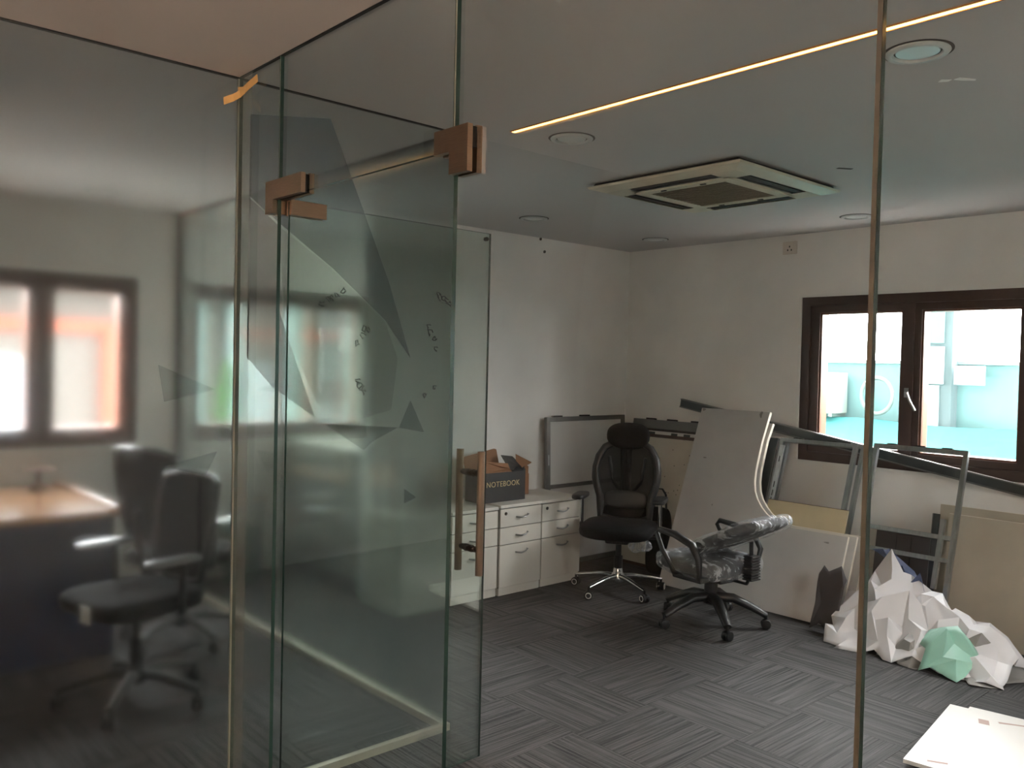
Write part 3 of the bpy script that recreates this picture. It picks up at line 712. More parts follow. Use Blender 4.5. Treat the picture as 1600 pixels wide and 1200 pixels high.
# curved desktop panels: outline in the panel's own plane (x along floor, y up the slope)
TL = math.atan(0.35)
def desk_outline(xc=0.0, xr=0.0, top=1.248):
    k = math.hypot(1, 0.35)
    up_ = [(-2.474, 0.526), (-2.839, 0.524), (-2.93, 0.532), (-3.0, 0.555), (-3.055, 0.583), (-3.10, 0.618), (-3.145, 0.665), (-3.175, 0.715), (-3.194, 0.775), (-3.203, 0.85), (-3.204, 0.95), (-3.203, 1.05), (-3.187, 1.248), (-3.751, 1.248)]
    return [(-3.775, 0.0), (-2.482+xr, 0.0)] + [(x+(xr if i == 0 else xc), min(z, top)*k) for i, (x, z) in enumerate(up_)]
def desk_panel(dy, label, xc=0.0, xr=0.0, top=1.248, th=0.022):
    dx = dz = 0.0; ol = desk_outline(xc, xr, top); cx = -3.13
    o = empty('curved_desktop', (cx+dx, 4.87+dy, 0.004+dz)); o.rotation_euler = (PI/2-TL, 0, 0)
    loc = [(x-cx, y) for x, y in ol]
    bm = prism(bm_new(), loc, th, T(0, 0, -th))
    top = obj('desktop', bm, 'laminate_grey', o, mats=['laminate_grey', 'edge_cream'])
    for p in top.data.polygons: p.material_index = 0 if abs(p.normal.z) > 0.9 else 1
    # raised edge banding along the curve
    path = [Vector((x, y, -th/2)) for x, y in loc[2:-1]]
    bm = bm_new(); rows = []
    for i, p in enumerate(path):
        a = path[max(0, i-1)]; b = path[min(len(path)-1, i+1)]; tg = (b-a).normalized(); nn = Vector((tg.y, -tg.x, 0))
        rows.append([bm.verts.new(p+nn*u+Vector((0, 0, w))) for u, w in ((0, -th/2-0.001), (0.003, -th/2-0.001), (0.003, th/2+0.001), (0, th/2+0.001))])
    for a, b in zip(rows, rows[1:]):
        for k in range(4): bm.faces.new((a[k], a[(k+1) % 4], b[(k+1) % 4], b[k]))
    bm.faces.new(rows[0][::-1]); bm.faces.new(rows[-1])
    obj('edge_band', bm, 'edge_cream', o)
    tag(o, label, 'desktop panel', 'curved desktops leaning by the window')
    return o
dp1 = desk_panel(0, 'grey curved desktop panel leaning in front, behind the wrapped chair')
bm = bm_new()
for x, y, w, h in ((0.53, 0.50, 0.05, 0.012), (-0.12, 1.30, 0.03, 0.05), (0.55, 0.12, 0.05, 0.04), (-0.60, 1.31, 0.04, 0.02), (0.0, 0.42, 0.06, 0.03), (-0.35, 0.62, 0.012, 0.012), (-0.5, 0.95, 0.04, 0.01)):
    prism(bm, [(x+w/2*math.cos(a)*(0.7+0.3*math.sin(3*a+x*9)), y+h/2*math.sin(a)) for a in [k*PI/6 for k in range(12)]], 0.0006, T(0, 0, 0.0))
mat('scuff', (150, 146, 142), 0.6, var=0.3, scale=30); split_parts(obj('scuff', bm, 'scuff', dp1))
desk_panel(0.034, 'second curved desktop panel, only its cream edge showing', 0.020, 0.04, 1.17)
desk_panel(0.068, 'rearmost curved desktop panel of the leaning stack', -0.03, 0.085, 1.10)
# long metal channel laid across the frames
ch = tag(empty('metal_channel', (-4.05, 5.40, 1.285)), 'long dark aluminium channel sloping across the window', 'metal bar')
A = Vector((-4.06, 5.475, 1.272)); Bv = Vector((-1.35, 5.475, 0.838)); dv = (Bv-A)
ln = dv.length; ch.location = A; ch.rotation_euler = (0, math.asin(-dv.z/ln), 0)
bm = bm_new(); bx(0, ln, -0.018, 0.018, -0.03, 0.03, bm=bm); obj('channel', bm, 'alu_dark', ch)
bm = bm_new()
for z0, z1 in ((0.026, 0.034), (-0.034, -0.026)): bx(0, ln, -0.026, 0.0, z0, z1, bm=bm)
split_parts(obj('flange', bm, 'alu_grey', ch))
# aluminium frames
def alu_frame(name, cx, y0, t, w, h, tw, label, rails=(), stiles=(), clips=(), mt='alu', d=0.03):
    o = lean(name, (cx, y0, 0.003), 0, math.atan(t), label, 'frame', 'bare aluminium frames under the window')
    k = math.hypot(1, t); H = h*k
    for s in (-1, 1): obj('stile', bx(s*w/2-(tw if s > 0 else 0), s*w/2+(tw if s < 0 else 0), -d/2, d/2, 0, H), mt, o)
    for z in (0.0, H-tw)+tuple(r*k for r in rails): obj('rail', bx(-w/2+tw, w/2-tw, -d/2, d/2, z, z+tw), mt, o)
    for x, z0, z1 in stiles: obj('inner_stile', bx(x-tw/2, x+tw/2, -d/2+0.002, d/2-0.002, z0*k, z1*k), mt, o)
    for x in clips: obj('clip', bx(x-0.03, x+0.03, -0.012, 0.012, H, H+0.008), 'gasket', o)
    return o
fa = alu_frame('aluminium_frame', -2.862, 5.01, 0.35, 0.55, 1.07, 0.026, 'galvanised frame leaning next to the curved desktop edge', clips=(-0.15, -0.07, 0.1, 0.2))
obj('slotted_strip', bx(-0.262, -0.228, -0.022, -0.012, 0.55, 1.08), 'galvanised', fa)
bm = bm_new()
for z in (0.98, 0.80, 0.74, 0.69): bx(-0.249, -0.243, -0.0235, -0.021, z-0.02, z+0.02, bm=bm)
split_parts(obj('slot', bm, 'gasket', fa))
alu_frame('aluminium_frame', -2.835, 5.046, 0.35, 0.57, 1.067, 0.026, 'second galvanised frame close behind the first one')
alu_frame('aluminium_frame', -2.183, 5.03, 0.30, 0.56, 1.09, 0.026, 'wide aluminium frame with two rails behind the vinyl pile', rails=(0.45, 0.575), stiles=((0.195, 0.30, 0.69),), clips=(-0.17, 0.0, 0.16))
# dark flat board between the desktops and the first frame
o = lean('dark_board', (-3.205, 4.985, 0.003), 0, math.atan(0.35), 'narrow dark board squeezed behind the curved desktop edges', 'panel')
obj('board', bx(-0.12, 0.06, -0.009, 0.009, 0, 1.13), 'alu_dark', o); obj('edge', bx(0.06, 0.064, -0.009, 0.009, 0, 1.13), 'alu_grey', o)
o = lean('tan_board', (-2.825, 4.978, 0.003), 0, math.atan(0.35), 'tan board standing behind the low part of the desktop', 'panel')
obj('board', bx(-0.29, 0.275, -0.006, 0.006, 0, 0.70), 'tan_panel', o); obj('edge', bx(-0.29, 0.275, -0.0065, 0.0065, 0.70, 0.703), 'brown_edge', o)
o = lean('grey_offcut', (-2.90, 5.37, 0.003), 0, math.atan(0.08), 'small grey offcut board against the wall behind the tan one', 'panel')
obj('board', bx(-0.18, 0.10, -0.006, 0.006, 0, 0.62), 'vinyl_grey', o); obj('edge', bx(-0.18, 0.10, -0.0065, 0.0065, 0.62, 0.622), 'edge_cream', o)
# drab boards at the right
for k, (cx, y0, w, h, lab) in enumerate(((-1.69, 5.27, 0.62, 0.715, 'drab beige board leaning right of the vinyl pile'), (-1.62, 5.34, 0.92, 0.755, 'taller drab beige board behind its twin under the window'))):
    o = lean('beige_board', (cx, y0, 0.003), 0, math.atan(0.13), lab, 'panel', 'beige boards under the window')
    obj('board', bx(-w/2, w/2, -0.009, 0.009, 0, h), 'drab_panel', o); obj('edge_band', bx(-w/2, w/2, -0.0095, 0.0095, h, h+0.002), 'edge_cream', o)
o = lean('dark_cardboard', (-2.26, 5.31, 0.003), 0, math.atan(0.16), 'dark grey cardboard sheet behind the railed aluminium frame', 'panel')
obj('board', bx(-0.19, 0.17, -0.005, 0.005, 0, 0.575), 'dark_card', o)
bm = bm_new()
for x in (-0.06, 0.03): bx(x-0.003, x+0.003, -0.0065, -0.005, 0.05, 0.53, bm=bm)
split_parts(obj('fold_line', bm, 'gasket', o))
o = lean('narrow_post', (-2.05, 5.20, 0.003), 0, math.atan(0.14), 'short dark metal post standing between frame and beige board', 'metal bar')
bm = bx(-0.016, 0.016, -0.01, 0.01, 0, 0.715); obj('post', bm, 'alu_dark', o)
obj('lip', bx(-0.02, -0.016, -0.014, 0.01, 0, 0.715), 'alu_grey', o)

# ------------------------------------------------------------------ crumpled vinyl pile
def crumple(name, cx, cy, sx, sy, rz, env, seed, mt, label, n=(12, 7), amp=0.06, z0=0.004):
    """stiff sheet crumpled into flat facets with sharp creases"""
    rnd = random.Random(seed); nx, ny = n
    bm = bm_new(); rows = []
    for j in range(ny+1):
        row = []
        for i in range(nx+1):
            u = -1+2*i/nx; v = -1+2*j/ny
            ju = rnd.uniform(-.75, .75)/nx; jv = rnd.uniform(-.75, .75)/ny
            rag = 1+rnd.uniform(-.14, .06) if (i in (0, nx) or j in (0, ny)) else 1
            hh = env(max(-1, min(1, u+ju)), max(-1, min(1, v+jv)))
            z = z0+max(0.0, hh+amp*(0.45*(1 if (i+j) % 2 else -1)+rnd.uniform(-1, 1))*min(1.0, hh/0.06))
            row.append(bm.verts.new(((u+ju)*rag*sx/2, (v+jv)*rag*sy/2, z)))
        rows.append(row)
    for j in range(ny):
        for i in range(nx):
            a, b, c, d = rows[j][i], rows[j][i+1], rows[j+1][i+1], rows[j+1][i]
            if rnd.random() < .5: bm.faces.new((a, b, c)); bm.faces.new((a, c, d))
            else: bm.faces.new((a, b, d)); bm.faces.new((b, c, d))
    bmesh.ops.subdivide_edges(bm, edges=bm.edges[:], cuts=2, use_grid_fill=True, smooth=0.35)
    for v in bm.verts: v.co += Vector((noise.noise(v.co*7), noise.noise(v.co*7+Vector((9, 0, 0))), noise.noise(v.co*7+Vector((0, 9, 0)))*0.8))*0.010
    for v in bm.verts: v.co.z = max(v.co.z, z0)
    o = obj(name, bm, mt, smooth=24); o.location = (cx, cy, 0); o.rotation_euler = (0, 0, rz)
    md = o.modifiers.new('thickness', 'SOLIDIFY'); md.thickness = 0.0015
    return tag(o, label, 'vinyl sheet', 'crumpled vinyl heap')
gs = lambda u, v, a, b, s, t: math.exp(-((u-a)/s)**2-((v-b)/t)**2)
def lerp_tab(tab, u):
    for (a, x), (b, y) in zip(tab, tab[1:]):
        if u <= b: return x+(y-x)*max(0, (u-a))/(b-a)
    return tab[-1][1]
HT = [(-1, .22), (-.75, .34), (-.44, .49), (-.2, .36), (.04, .38), (.4, .27), (.62, .28), (1, .05)]
crumple('vinyl_sheet', -1.92, 4.79, 0.94, 0.44, 0, lambda u, v: lerp_tab(HT, u)*min(1, ((v+1)/1.7))**0.9*(1 if v < 0.7 else 1-1.5*(v-0.7)), 3, 'vinyl_white', 'large crumpled white vinyl sheet on the heap', n=(13, 7), amp=0.052)
crumple('vinyl_sheet', -1.58, 4.78, 0.34, 0.42, math.radians(-25), lambda u, v: 0.20*gs(u, v, -0.5, 0.2, 0.6, 0.8), 12, 'vinyl_grey', 'grey-beige vinyl spread at the right foot of the heap', n=(6, 6), amp=0.035)
crumple('vinyl_sheet', -1.72, 4.65, 0.25, 0.24, math.radians(12), lambda u, v: 0.25*(1-0.45*abs(u+0.1))*((v+1)/2)**0.8, 27, 'vinyl_mint', 'mint green vinyl piece at the front of the heap', n=(3, 3), amp=0.03)
crumple('vinyl_sheet', -2.09, 5.02, 0.36, 0.12, math.radians(-6), lambda u, v: lerp_tab([(-1, .50), (-.3, .44), (.2, .36), (.7, .38), (1, .2)], u)*(1 if v < 0.5 else 0.0), 31, 'vinyl_blue', 'blue vinyl piece at the back of the heap', n=(6, 3), amp=0.03)
crumple('vinyl_sheet', -2.455, 4.80, 0.18, 0.12, math.radians(-10), lambda u, v: 0.36*((v+1)/2)**0.7, 41, 'dark_card', 'dark sheet folded at the left foot of the heap', n=(3, 3), amp=0.025)
crumple('vinyl_sheet', -1.93, 4.64, 0.26, 0.18, math.radians(-15), lambda u, v: 0.16*gs(u, v, 0.1, 0.3, 0.6, 0.7), 55, 'vinyl_grey', 'drab vinyl roll end in front of the white sheet', n=(5, 4), amp=0.035)
# white boards lying on the carpet
fb = tag(empty('floor_board', (-1.2, 3.9, 0)), 'stained white board lying flat on the carpet, upper of two', 'panel')
def quad_board(pts, z0, th, mt, parent, off, name='board'):
    o = obj(name, prism(bm_new(), [(x-off[0], y-off[1]) for x, y in pts], th, T(0, 0, z0)), mt, parent); return o
quad_board([(-1.405, 3.385), (-1.505, 4.115), (-0.62, 4.25), (-0.55, 3.50)], 0.0195, 0.016, 'floor_board_white', fb, (-1.2, 3.9))
quad_board([(-1.36, 4.04), (-1.34, 3.99), (-1.30, 4.0), (-1.32, 4.05)], 0.0356, 0.0004, 'stain_rust', fb, (-1.2, 3.9), 'rust_stain')
quad_board([(-1.29, 4.07), (-1.28, 4.055), (-1.17, 4.12), (-1.175, 4.13)], 0.0356, 0.0004, 'stain_rust', fb, (-1.2, 3.9), 'rust_stain')
quad_board([(-1.34, 3.45), (-1.335, 3.435), (-1.27, 3.47), (-1.275, 3.485)], 0.0356, 0.0004, 'stain_rust', fb, (-1.2, 3.9), 'rust_stain')
fb2 = tag(empty('floor_board', (-1.1, 3.9, 0)), 'white board lying on the carpet under the stained one', 'panel')
quad_board([(-1.36, 3.50), (-1.452, 4.205), (-0.50, 4.36), (-0.42, 3.60)], 0.002, 0.016, 'floor_board_white', fb2, (-1.1, 3.9))
quad_board([(-1.30, 3.52), (-1.36, 4.15), (-0.50, 4.30), (-0.45, 3.62)], 0.0005, 0.0012, 'edge_cream', fb2, (-1.1, 3.9), 'underside')

# ------------------------------------------------------------------ office chairs
def star_base(r, rad, mt, a0, caster_mt='black_plastic', ring=None, drop=0.03, arm_r=0.02, hub_z=0.10):
    hub = obj('base_hub', lathe(bm_new(), [(0.02, hub_z-0.045), (0.042, hub_z-0.035), (0.046, hub_z+0.015), (0.034, hub_z+0.03), (0.03, hub_z+0.06)], 20), mt, r, smooth=45)
    for k in range(5):
        a = a0+k*2*PI/5; d = Vector((math.cos(a), math.sin(a), 0))
        pts = [d*0.03+Vector((0, 0, hub_z+0.005)), d*(rad*0.4)+Vector((0, 0, hub_z+0.004)), d*(rad*0.75)+Vector((0, 0, hub_z-drop*0.5)), d*rad+Vector((0, 0, hub_z-drop))]
        obj('base_arm', tube(bm_new(), pts, [arm_r*1.3, arm_r*1.15, arm_r, arm_r*0.8], 10, flat=0.75), mt, r, smooth=60)
        # caster: stem, hood and twin wheels
        c = obj('caster', tube(bm_new(), [d*rad+Vector((0, 0, hub_z-drop+0.004)), d*rad+Vector((0, 0, 0.03))], 0.008, 8), caster_mt, r)
        b = a+0.6+k; ax = Vector((math.cos(b), math.sin(b), 0))
        bm = bm_new()
        for s in (-1, 1):
            M_ = T(*(d*rad+ax*(s*0.014)+Vector((0, 0, 0.030)))) @ R(b, 'Z') @ R(PI/2, 'Y')
            lathe(bm, [(0.021, -0.011), (0.028, -0.009), (0.030, 0.0), (0.028, 0.009), (0.021, 0.011)], 16, M_)
        box(bm, (0, 0, 0.040), (0.03, 0.05, 0.018), T(*(d*rad)) @ R(b, 'Z'), 0.004)
        obj('wheel', bm, caster_mt, c, smooth=40)
        if ring:
            bm = bm_new(); q = 14
            for s in (-1, 1):
                cpos = d*rad+ax*(s*0.025)+Vector((0, 0, 0.030)); side = Vector((-ax.y, ax.x, 0))
                tube(bm, [cpos+side*(0.018*math.cos(2*PI*j/q))+Vector((0, 0, 0.018*math.sin(2*PI*j/q))) for j in range(q)], 0.003, 6, closed=True)
            split_parts(obj('wheel_ring', bm, ring, c, smooth=60))
    return hub
def gas_lift(r, z0, z1, mt='black_plastic'):
    obj('gas_lift', lathe(bm_new(), [(0.030, z0), (0.030, z0+(z1-z0)*0.55), (0.020, z0+(z1-z0)*0.55+0.004), (0.020, z1)], 18), mt, r, smooth=45)
def task_back(r, outline, y, depth, tilt, zoff, mt_frame='black_plastic', mesh='mesh_black', rad=0.017):
    """closed frame tube following an outline (x,z), leaning back, with a mesh panel inside"""
    M_ = lambda x, z: Vector((x, y+depth*(x/0.24)**2*-1.0+ (z-zoff)*math.tan(tilt), z))
    n = len(outline)
    obj('back_frame', tube(bm_new(), [M_(x, z) for x, z in outline], rad, 10, closed=True, flat=0.8), mt_frame, r, smooth=60)
    bm = bm_new()
    half = n//2
    # strips between mirrored outline points
    right = outline[:half+1]; left = [outline[-k % n] for k in range(half+1)]
    rows = []
    for a, b in zip(right, left):
        rows.append([bm.verts.new(M_(a[0]+(b[0]-a[0])*k/8, a[1]+(b[1]-a[1])*k/8)) for k in range(9)])
    for p, q in zip(rows, rows[1:]):
        for k in range(8):
            try: bm.faces.new((p[k], p[k+1], q[k+1], q[k]))
            except Exception: pass
    o = obj('back_mesh', bm, mesh, r, smooth=60)
    return M_
# tall mesh chair (front is local -y)
c1 = tag(empty('mesh_office_chair', (-3.82, 4.48, 0), math.radians(30)), 'tall black mesh office chair with headrest and chrome base', 'office chair')
star_base(c1, 0.31, 'chrome', math.radians(-117), ring='label_white', drop=0.025, arm_r=0.017, hub_z=0.105)
gas_lift(c1, 0.11, 0.36)
obj('mechanism', B((0, 0.02, 0.365), (0.16, 0.22, 0.05), None, 0.012), 'black_plastic', c1)
seat = obj('seat', pad(bm_new(), (0.50, 0.48, 0.10), 0.55, 0.45, T(0, -0.02, 0.435), fn=lambda p: (p.x, p.y, p.z-0.05*max(0, (-p.y-0.12))*2+0.12*p.x*p.x)), 'black_fabric', c1, smooth=60)
def wrapfn(p):
    n_ = noise.noise_vector((p.x*14, p.y*14, p.z*14)); return (p.x+n_.x*0.012, p.y+n_.y*0.012, p.z+n_.z*0.02)
obj('plastic_scrap', pad(bm_new(), (0.17, 0.10, 0.08), 0.8, 0.7, T(0.17, -0.17, 0.365), fn=wrapfn), 'plastic_wrap', c1)
ol = [(0.0, 1.005), (0.10, 1.0), (0.165, 0.965), (0.205, 0.90), (0.222, 0.82), (0.222, 0.75), (0.205, 0.68), (0.185, 0.62), (0.178, 0.55), (0.175, 0.48), (0.10, 0.455)]
ol = ol + [(0.0, 0.452)] + [(-x, z) for x, z in ol[:0:-1]]
M1 = task_back(c1, ol, 0.215, 0.05, math.radians(9), 0.45, rad=0.030)
obj('spine', tube(bm_new(), [(0, 0.06, 0.37), (0, 0.23, 0.40), (0, 0.265, 0.52), (0, 0.285, 0.75), (0, 0.32, 1.0), (0, 0.315, 1.06)], [0.028, 0.028, 0.026, 0.022, 0.02, 0.018], 10, flat=0.7), 'black_plastic', c1, smooth=60)
obj('lumbar_pad', pad(bm_new(), (0.30, 0.035, 0.13), 0.6, 0.5, T(0, 0.225, 0.60) @ R(math.radians(-8), 'X')), 'black_plastic', c1, smooth=60)
obj('back_pad', pad(bm_new(), (0.33, 0.03, 0.13), 0.6, 0.5, T(0, 0.225, 0.50)), 'black_fabric', c1, smooth=60)
bm = bm_new()
for s in (-1, 1): tube(bm, [(0, 0.27, 0.60), (s*0.10, 0.262, 0.72), (s*0.13, 0.255, 0.9)], 0.011, 8)
split_parts(obj('back_brace', bm, 'black_plastic', c1, smooth=60))
obj('headrest', pad(bm_new(), (0.31, 0.09, 0.19), 0.8, 0.95, T(0, 0.285, 1.05) @ R(math.radians(-8), 'X'), fn=lambda p: (p.x, p.y-0.9*p.x*p.x, p.z)), 'black_fabric', c1, smooth=60)
for s in (-1, 1):
    arm = obj('arm_post', tube(bm_new(), [(s*0.13, 0.03, 0.372), (s*0.262, 0.03, 0.385), (s*0.272, 0.03, 0.44), (s*0.272, 0.03, 0.63)], [0.016, 0.018, 0.02, 0.018], 10, flat=0.7), 'black_plastic', c1, smooth=60)
    obj('arm_pad', pad(bm_new(), (0.09, 0.25, 0.034), 0.4, 0.5, T(s*0.275, 0.0, 0.645)), 'black_plastic', arm, smooth=60)
    obj('arm_trim', tube(bm_new(), [(s*0.272, 0.005, 0.46), (s*0.272, 0.005, 0.62)], 0.007, 8), 'chrome', arm, smooth=60)

# chair with plastic-wrapped cushions and its back tipped flat (front is local -y, back +y -> world +x)
c2 = tag(empty('wrapped_office_chair', (-2.985, 4.365, 0), math.radians(-95)), 'low black office chair with plastic-wrapped cushions and tipped backrest', 'office chair')
star_base(c2, 0.325, 'black_plastic', math.radians(57), drop=0.085, arm_r=0.031, hub_z=0.165)
obj('lift_shroud', lathe(bm_new(), [(0.040, 0.15), (0.040, 0.255), (0.034, 0.26), (0.034, 0.29)], 20), 'black_plastic', c2, smooth=45)
gas_lift(c2, 0.15, 0.30)
obj('mechanism', B((0.0, 0.02, 0.30), (0.17, 0.24, 0.05), None, 0.012), 'black_plastic', c2)
obj('height_lever', tube(bm_new(), [(-0.06, 0.02, 0.295), (-0.25, 0.05, 0.285)], 0.007, 8), 'black_plastic', c2)
st = obj('seat', pad(bm_new(), (0.49, 0.48, 0.11), 0.55, 0.5, T(0, -0.02, 0.375)), 'black_fabric', c2, smooth=60)
def wf(seed, a):
    def f(p):
        n_ = noise.noise_vector((p.x*9+seed, p.y*9, p.z*9)); m_ = noise.noise_vector((p.x*26, p.y*20+seed, p.z*26))
        return (p.x+a*(n_.x+0.5*m_.x), p.y+a*(n_.y+0.5*m_.y), p.z+a*(n_.z+0.6*m_.z))
    return f
obj('plastic_wrap', pad(bm_new(), (0.53, 0.53, 0.135), 0.55, 0.5, T(0, -0.02, 0.372), nu=64, nv=30, fn=wf(1, 0.014)), 'plastic_wrap', st)
# spine with ribbed bellows and bracket
obj('back_bracket', tube(bm_new(), [(0, 0.10, 0.30), (0, 0.26, 0.30), (0, 0.29, 0.36), (0, 0.285, 0.55)], 0.017, 10, flat=0.5), 'black_plastic', c2, smooth=60)
bm = bm_new()
for k in range(9): box(bm, (0, 0.292, 0.335+k*0.0165), (0.088-0.002*k, 0.066, 0.010), None, 0.003)
box(bm, (0, 0.29, 0.40), (0.07, 0.05, 0.14)); obj('bellows', bm, 'black_plastic', c2)
TB = T(0, 0.20, 0.575) @ R(math.radians(-64), 'X')
bk = obj('backrest', pad(bm_new(), (0.44, 0.075, 0.52), 0.5, 0.6, TB), 'black_fabric', c2, smooth=60)
obj('plastic_wrap', pad(bm_new(), (0.47, 0.10, 0.56), 0.5, 0.6, TB, nu=64, nv=30, fn=wf(5, 0.013)), 'plastic_wrap', bk)
for s in (-1, 1):
    x = s*0.265
    pts = [(x, 0.13, 0.335), (x+s*0.02, 0.14, 0.45), (x+s*0.02, 0.09, 0.525), (x+s*0.015, -0.05, 0.565), (x+s*0.015, -0.17, 0.575), (x+s*0.015, -0.195, 0.55), (x+s*0.02, -0.14, 0.46), (x, -0.06, 0.335)]
    arm = obj('armrest', tube(bm_new(), pts, [0.02, 0.022, 0.024, 0.024, 0.02, 0.016, 0.016, 0.018], 10, closed=True, flat=0.75), 'black_plastic', c2, smooth=60)
    obj('arm_mount', B((s*0.235, 0.04, 0.325), (0.08, 0.22, 0.035), None, 0.01), 'black_plastic', arm)

# dark folded bag between chair and boards
bagm = tag(empty('black_bag', (-3.955, 5.095, 0), math.radians(8)), 'black soft bag with a loop handle standing behind the mesh chair', 'bag')
obj('body', pad(bm_new(), (0.20, 0.12, 0.50), 0.4, 0.5, T(0, 0, 0.252), fn=lambda p: (p.x*(1-0.25*(p.z+0.25)), p.y*(1-0.5*(p.z+0.25)), p.z)), 'black_fabric', bagm, smooth=60)
obj('loop_handle', tube(bm_new(), [(-0.05, 0, 0.49), (-0.045, 0, 0.60), (-0.02, 0, 0.64), (0.02, 0, 0.64), (0.05, 0, 0.60), (0.055, 0, 0.49)], 0.012, 8, flat=0.5), 'black_plastic', bagm, smooth=60)
obj('zip', tube(bm_new(), [(-0.06, -0.055, 0.40), (0.06, -0.055, 0.40)], 0.004, 6), 'dark_metal', bagm)

# ------------------------------------------------------------------ the desk cabin
dk = tag(empty('desk', (-5.18, 0.85, 0)), 'blue sided desk with a glossy wooden top under the cabin window', 'desk')
obj('side_panel', bx(0.52, 0.55, -0.58, 0.59, 0.0, 0.715, 0.002), 'desk_blue', dk)
for y in (-0.58, 0.56): obj('end_panel', bx(-0.58, 0.52, y, y+0.03, 0.0, 0.715), 'desk_blue', dk)
obj('desktop', bx(-0.60, 0.57, -0.60, 0.61, 0.717, 0.75, 0.003), 'desk_wood', dk)
bm = bm_new(); bx(-0.60, 0.57, 0.585, 0.612, 0.752, 0.766, bm=bm); obj('edge_lip', bm, 'desk_edge', dk)
ds = tag(empty('desk_stand', (-5.55, 1.30, 0.751)), 'small brown stand with a flat plate on the desk', 'desk stand')
obj('base', lathe(bm_new(), [(0.055, 0), (0.055, 0.012), (0.02, 0.03), (0.012, 0.05)], 18), 'brass_brown', ds, smooth=50)
obj('stem', lathe(bm_new(), [(0.012, 0.045), (0.018, 0.08), (0.012, 0.115)], 12), 'brass_brown', ds, smooth=50)
obj('plate', bx(-0.09, 0.09, -0.09, 0.09, 0.113, 0.121, 0.002), 'brass_brown', ds)
def cabin_chair(loc, rz, h, label):
    r = tag(empty('desk_chair', loc, rz), label, 'office chair')
    star_base(r, 0.31, 'black_plastic', 0.4, drop=0.04, arm_r=0.024, hub_z=0.12)
    gas_lift(r, 0.12, 0.42)
    obj('mechanism', B((0, 0.02, 0.41), (0.16, 0.22, 0.05), None, 0.012), 'black_plastic', r)
    obj('seat', pad(bm_new(), (0.50, 0.50, 0.10), 0.5, 0.45, T(0, -0.02, 0.47)), 'black_fabric', r, smooth=60)
    o_ = [(0.0, h), (0.12, h-0.004), (0.215, h-0.03), (0.225, h-0.15), (0.21, h-0.32), (0.18, h-0.46), (0.10, h-0.49)]
    o_ = o_+[(0.0, h-0.492)]+[(-x, z) for x, z in o_[:0:-1]]
    task_back(r, o_, 0.22, 0.05, math.radians(10), h-0.5, mesh='black_fabric')
    obj('spine', tube(bm_new(), [(0, 0.08, 0.41), (0, 0.25, 0.43), (0, 0.30, 0.6), (0, 0.30, 0.75)], 0.022, 8), 'black_plastic', r, smooth=60)
    for s in (-1, 1):
        a = obj('arm_post', tube(bm_new(), [(s*0.12, 0.05, 0.42), (s*0.27, 0.05, 0.44), (s*0.275, 0.05, 0.66)], 0.018, 8, flat=0.7), 'black_plastic', r, smooth=60)
        obj('arm_pad', pad(bm_new(), (0.08, 0.26, 0.03), 0.4, 0.5, T(s*0.278, 0.0, 0.672)), 'grey_plastic', a, smooth=60)
    return r
ca = cabin_chair((-3.93, 1.32, 0), math.radians(12), 1.0, 'black office chair next to the blue desk corner')
o = obj('paper_tag', bx(-0.035, 0.035, -0.003, 0.0, -0.035, 0.035), 'label_white', ca); o.matrix_local = T(0.10, -0.285, 0.47)
cabin_chair((-4.63, 1.79, 0), math.radians(-157), 1.07, 'black office chair in the gap between desk and end glass')
bn = tag(empty('waste_bin', (-5.56, 2.55, 0)), 'teal waste bin on the floor beyond the cabin end glass', 'bin')
bm = lathe(bm_new(), [(0.11, 0.0), (0.115, 0.01), (0.15, 0.36), (0.158, 0.37), (0.150, 0.375), (0.14, 0.36), (0.105, 0.02), (0.0, 0.02)], 26); obj('tub', bm, 'bin_teal', bn, smooth=40)
obj('rim', tube(bm_new(), [(0.155*math.cos(2*PI*k/24), 0.155*math.sin(2*PI*k/24), 0.372) for k in range(24)], 0.006, 6, closed=True), 'bin_teal', bn, smooth=60)

# ------------------------------------------------------------------ warm corridor lamps (behind and above the camera)
emit('bulb_glow', (255, 214, 170), 4.0)
mat('shade_metal', (200, 186, 168), 0.5)
def corridor_lamp(x, y, power, label):
    r = tag(empty('pendant_uplight', (x, y, ZC-0.0005)), label, 'pendant lamp', 'warm corridor pendants')
    obj('canopy', lathe(bm_new(), [(0.05, 0), (0.05, -0.012), (0.012, -0.02)], 24), 'lamp_white', r, smooth=50)
    obj('rod', tube(bm_new(), [(0, 0, -0.015), (0, 0, -0.40)], 0.006, 8), 'steel', r)
    obj('bowl', lathe(bm_new(), [(0.0, -0.44), (0.10, -0.42), (0.17, -0.37), (0.20, -0.31), (0.195, -0.31), (0.165, -0.365), (0.095, -0.412), (0.0, -0.43)], 32), 'shade_metal', r, smooth=50)
    obj('bulb', lathe(bm_new(), [(0.012, -0.41), (0.028, -0.385), (0.028, -0.365), (0.010, -0.35)], 16), 'bulb_glow', r, smooth=50)
    l = bpy.data.lights.new('lamp', 'POINT'); l.shadow_soft_size = 0.03; l.energy = power; l.color = (1.0, 0.85, 0.72)
    lo_ = bpy.data.objects.new('lamp', l); COL.objects.link(lo_); lo_.parent = r; lo_.location = (0.06, 0, -0.34)
corridor_lamp(-0.2, -0.75, 82, 'warm bowl pendant hung over the corridor middle')
corridor_lamp(0.35, -1.9, 58, 'warm bowl pendant near the corridor back wall')

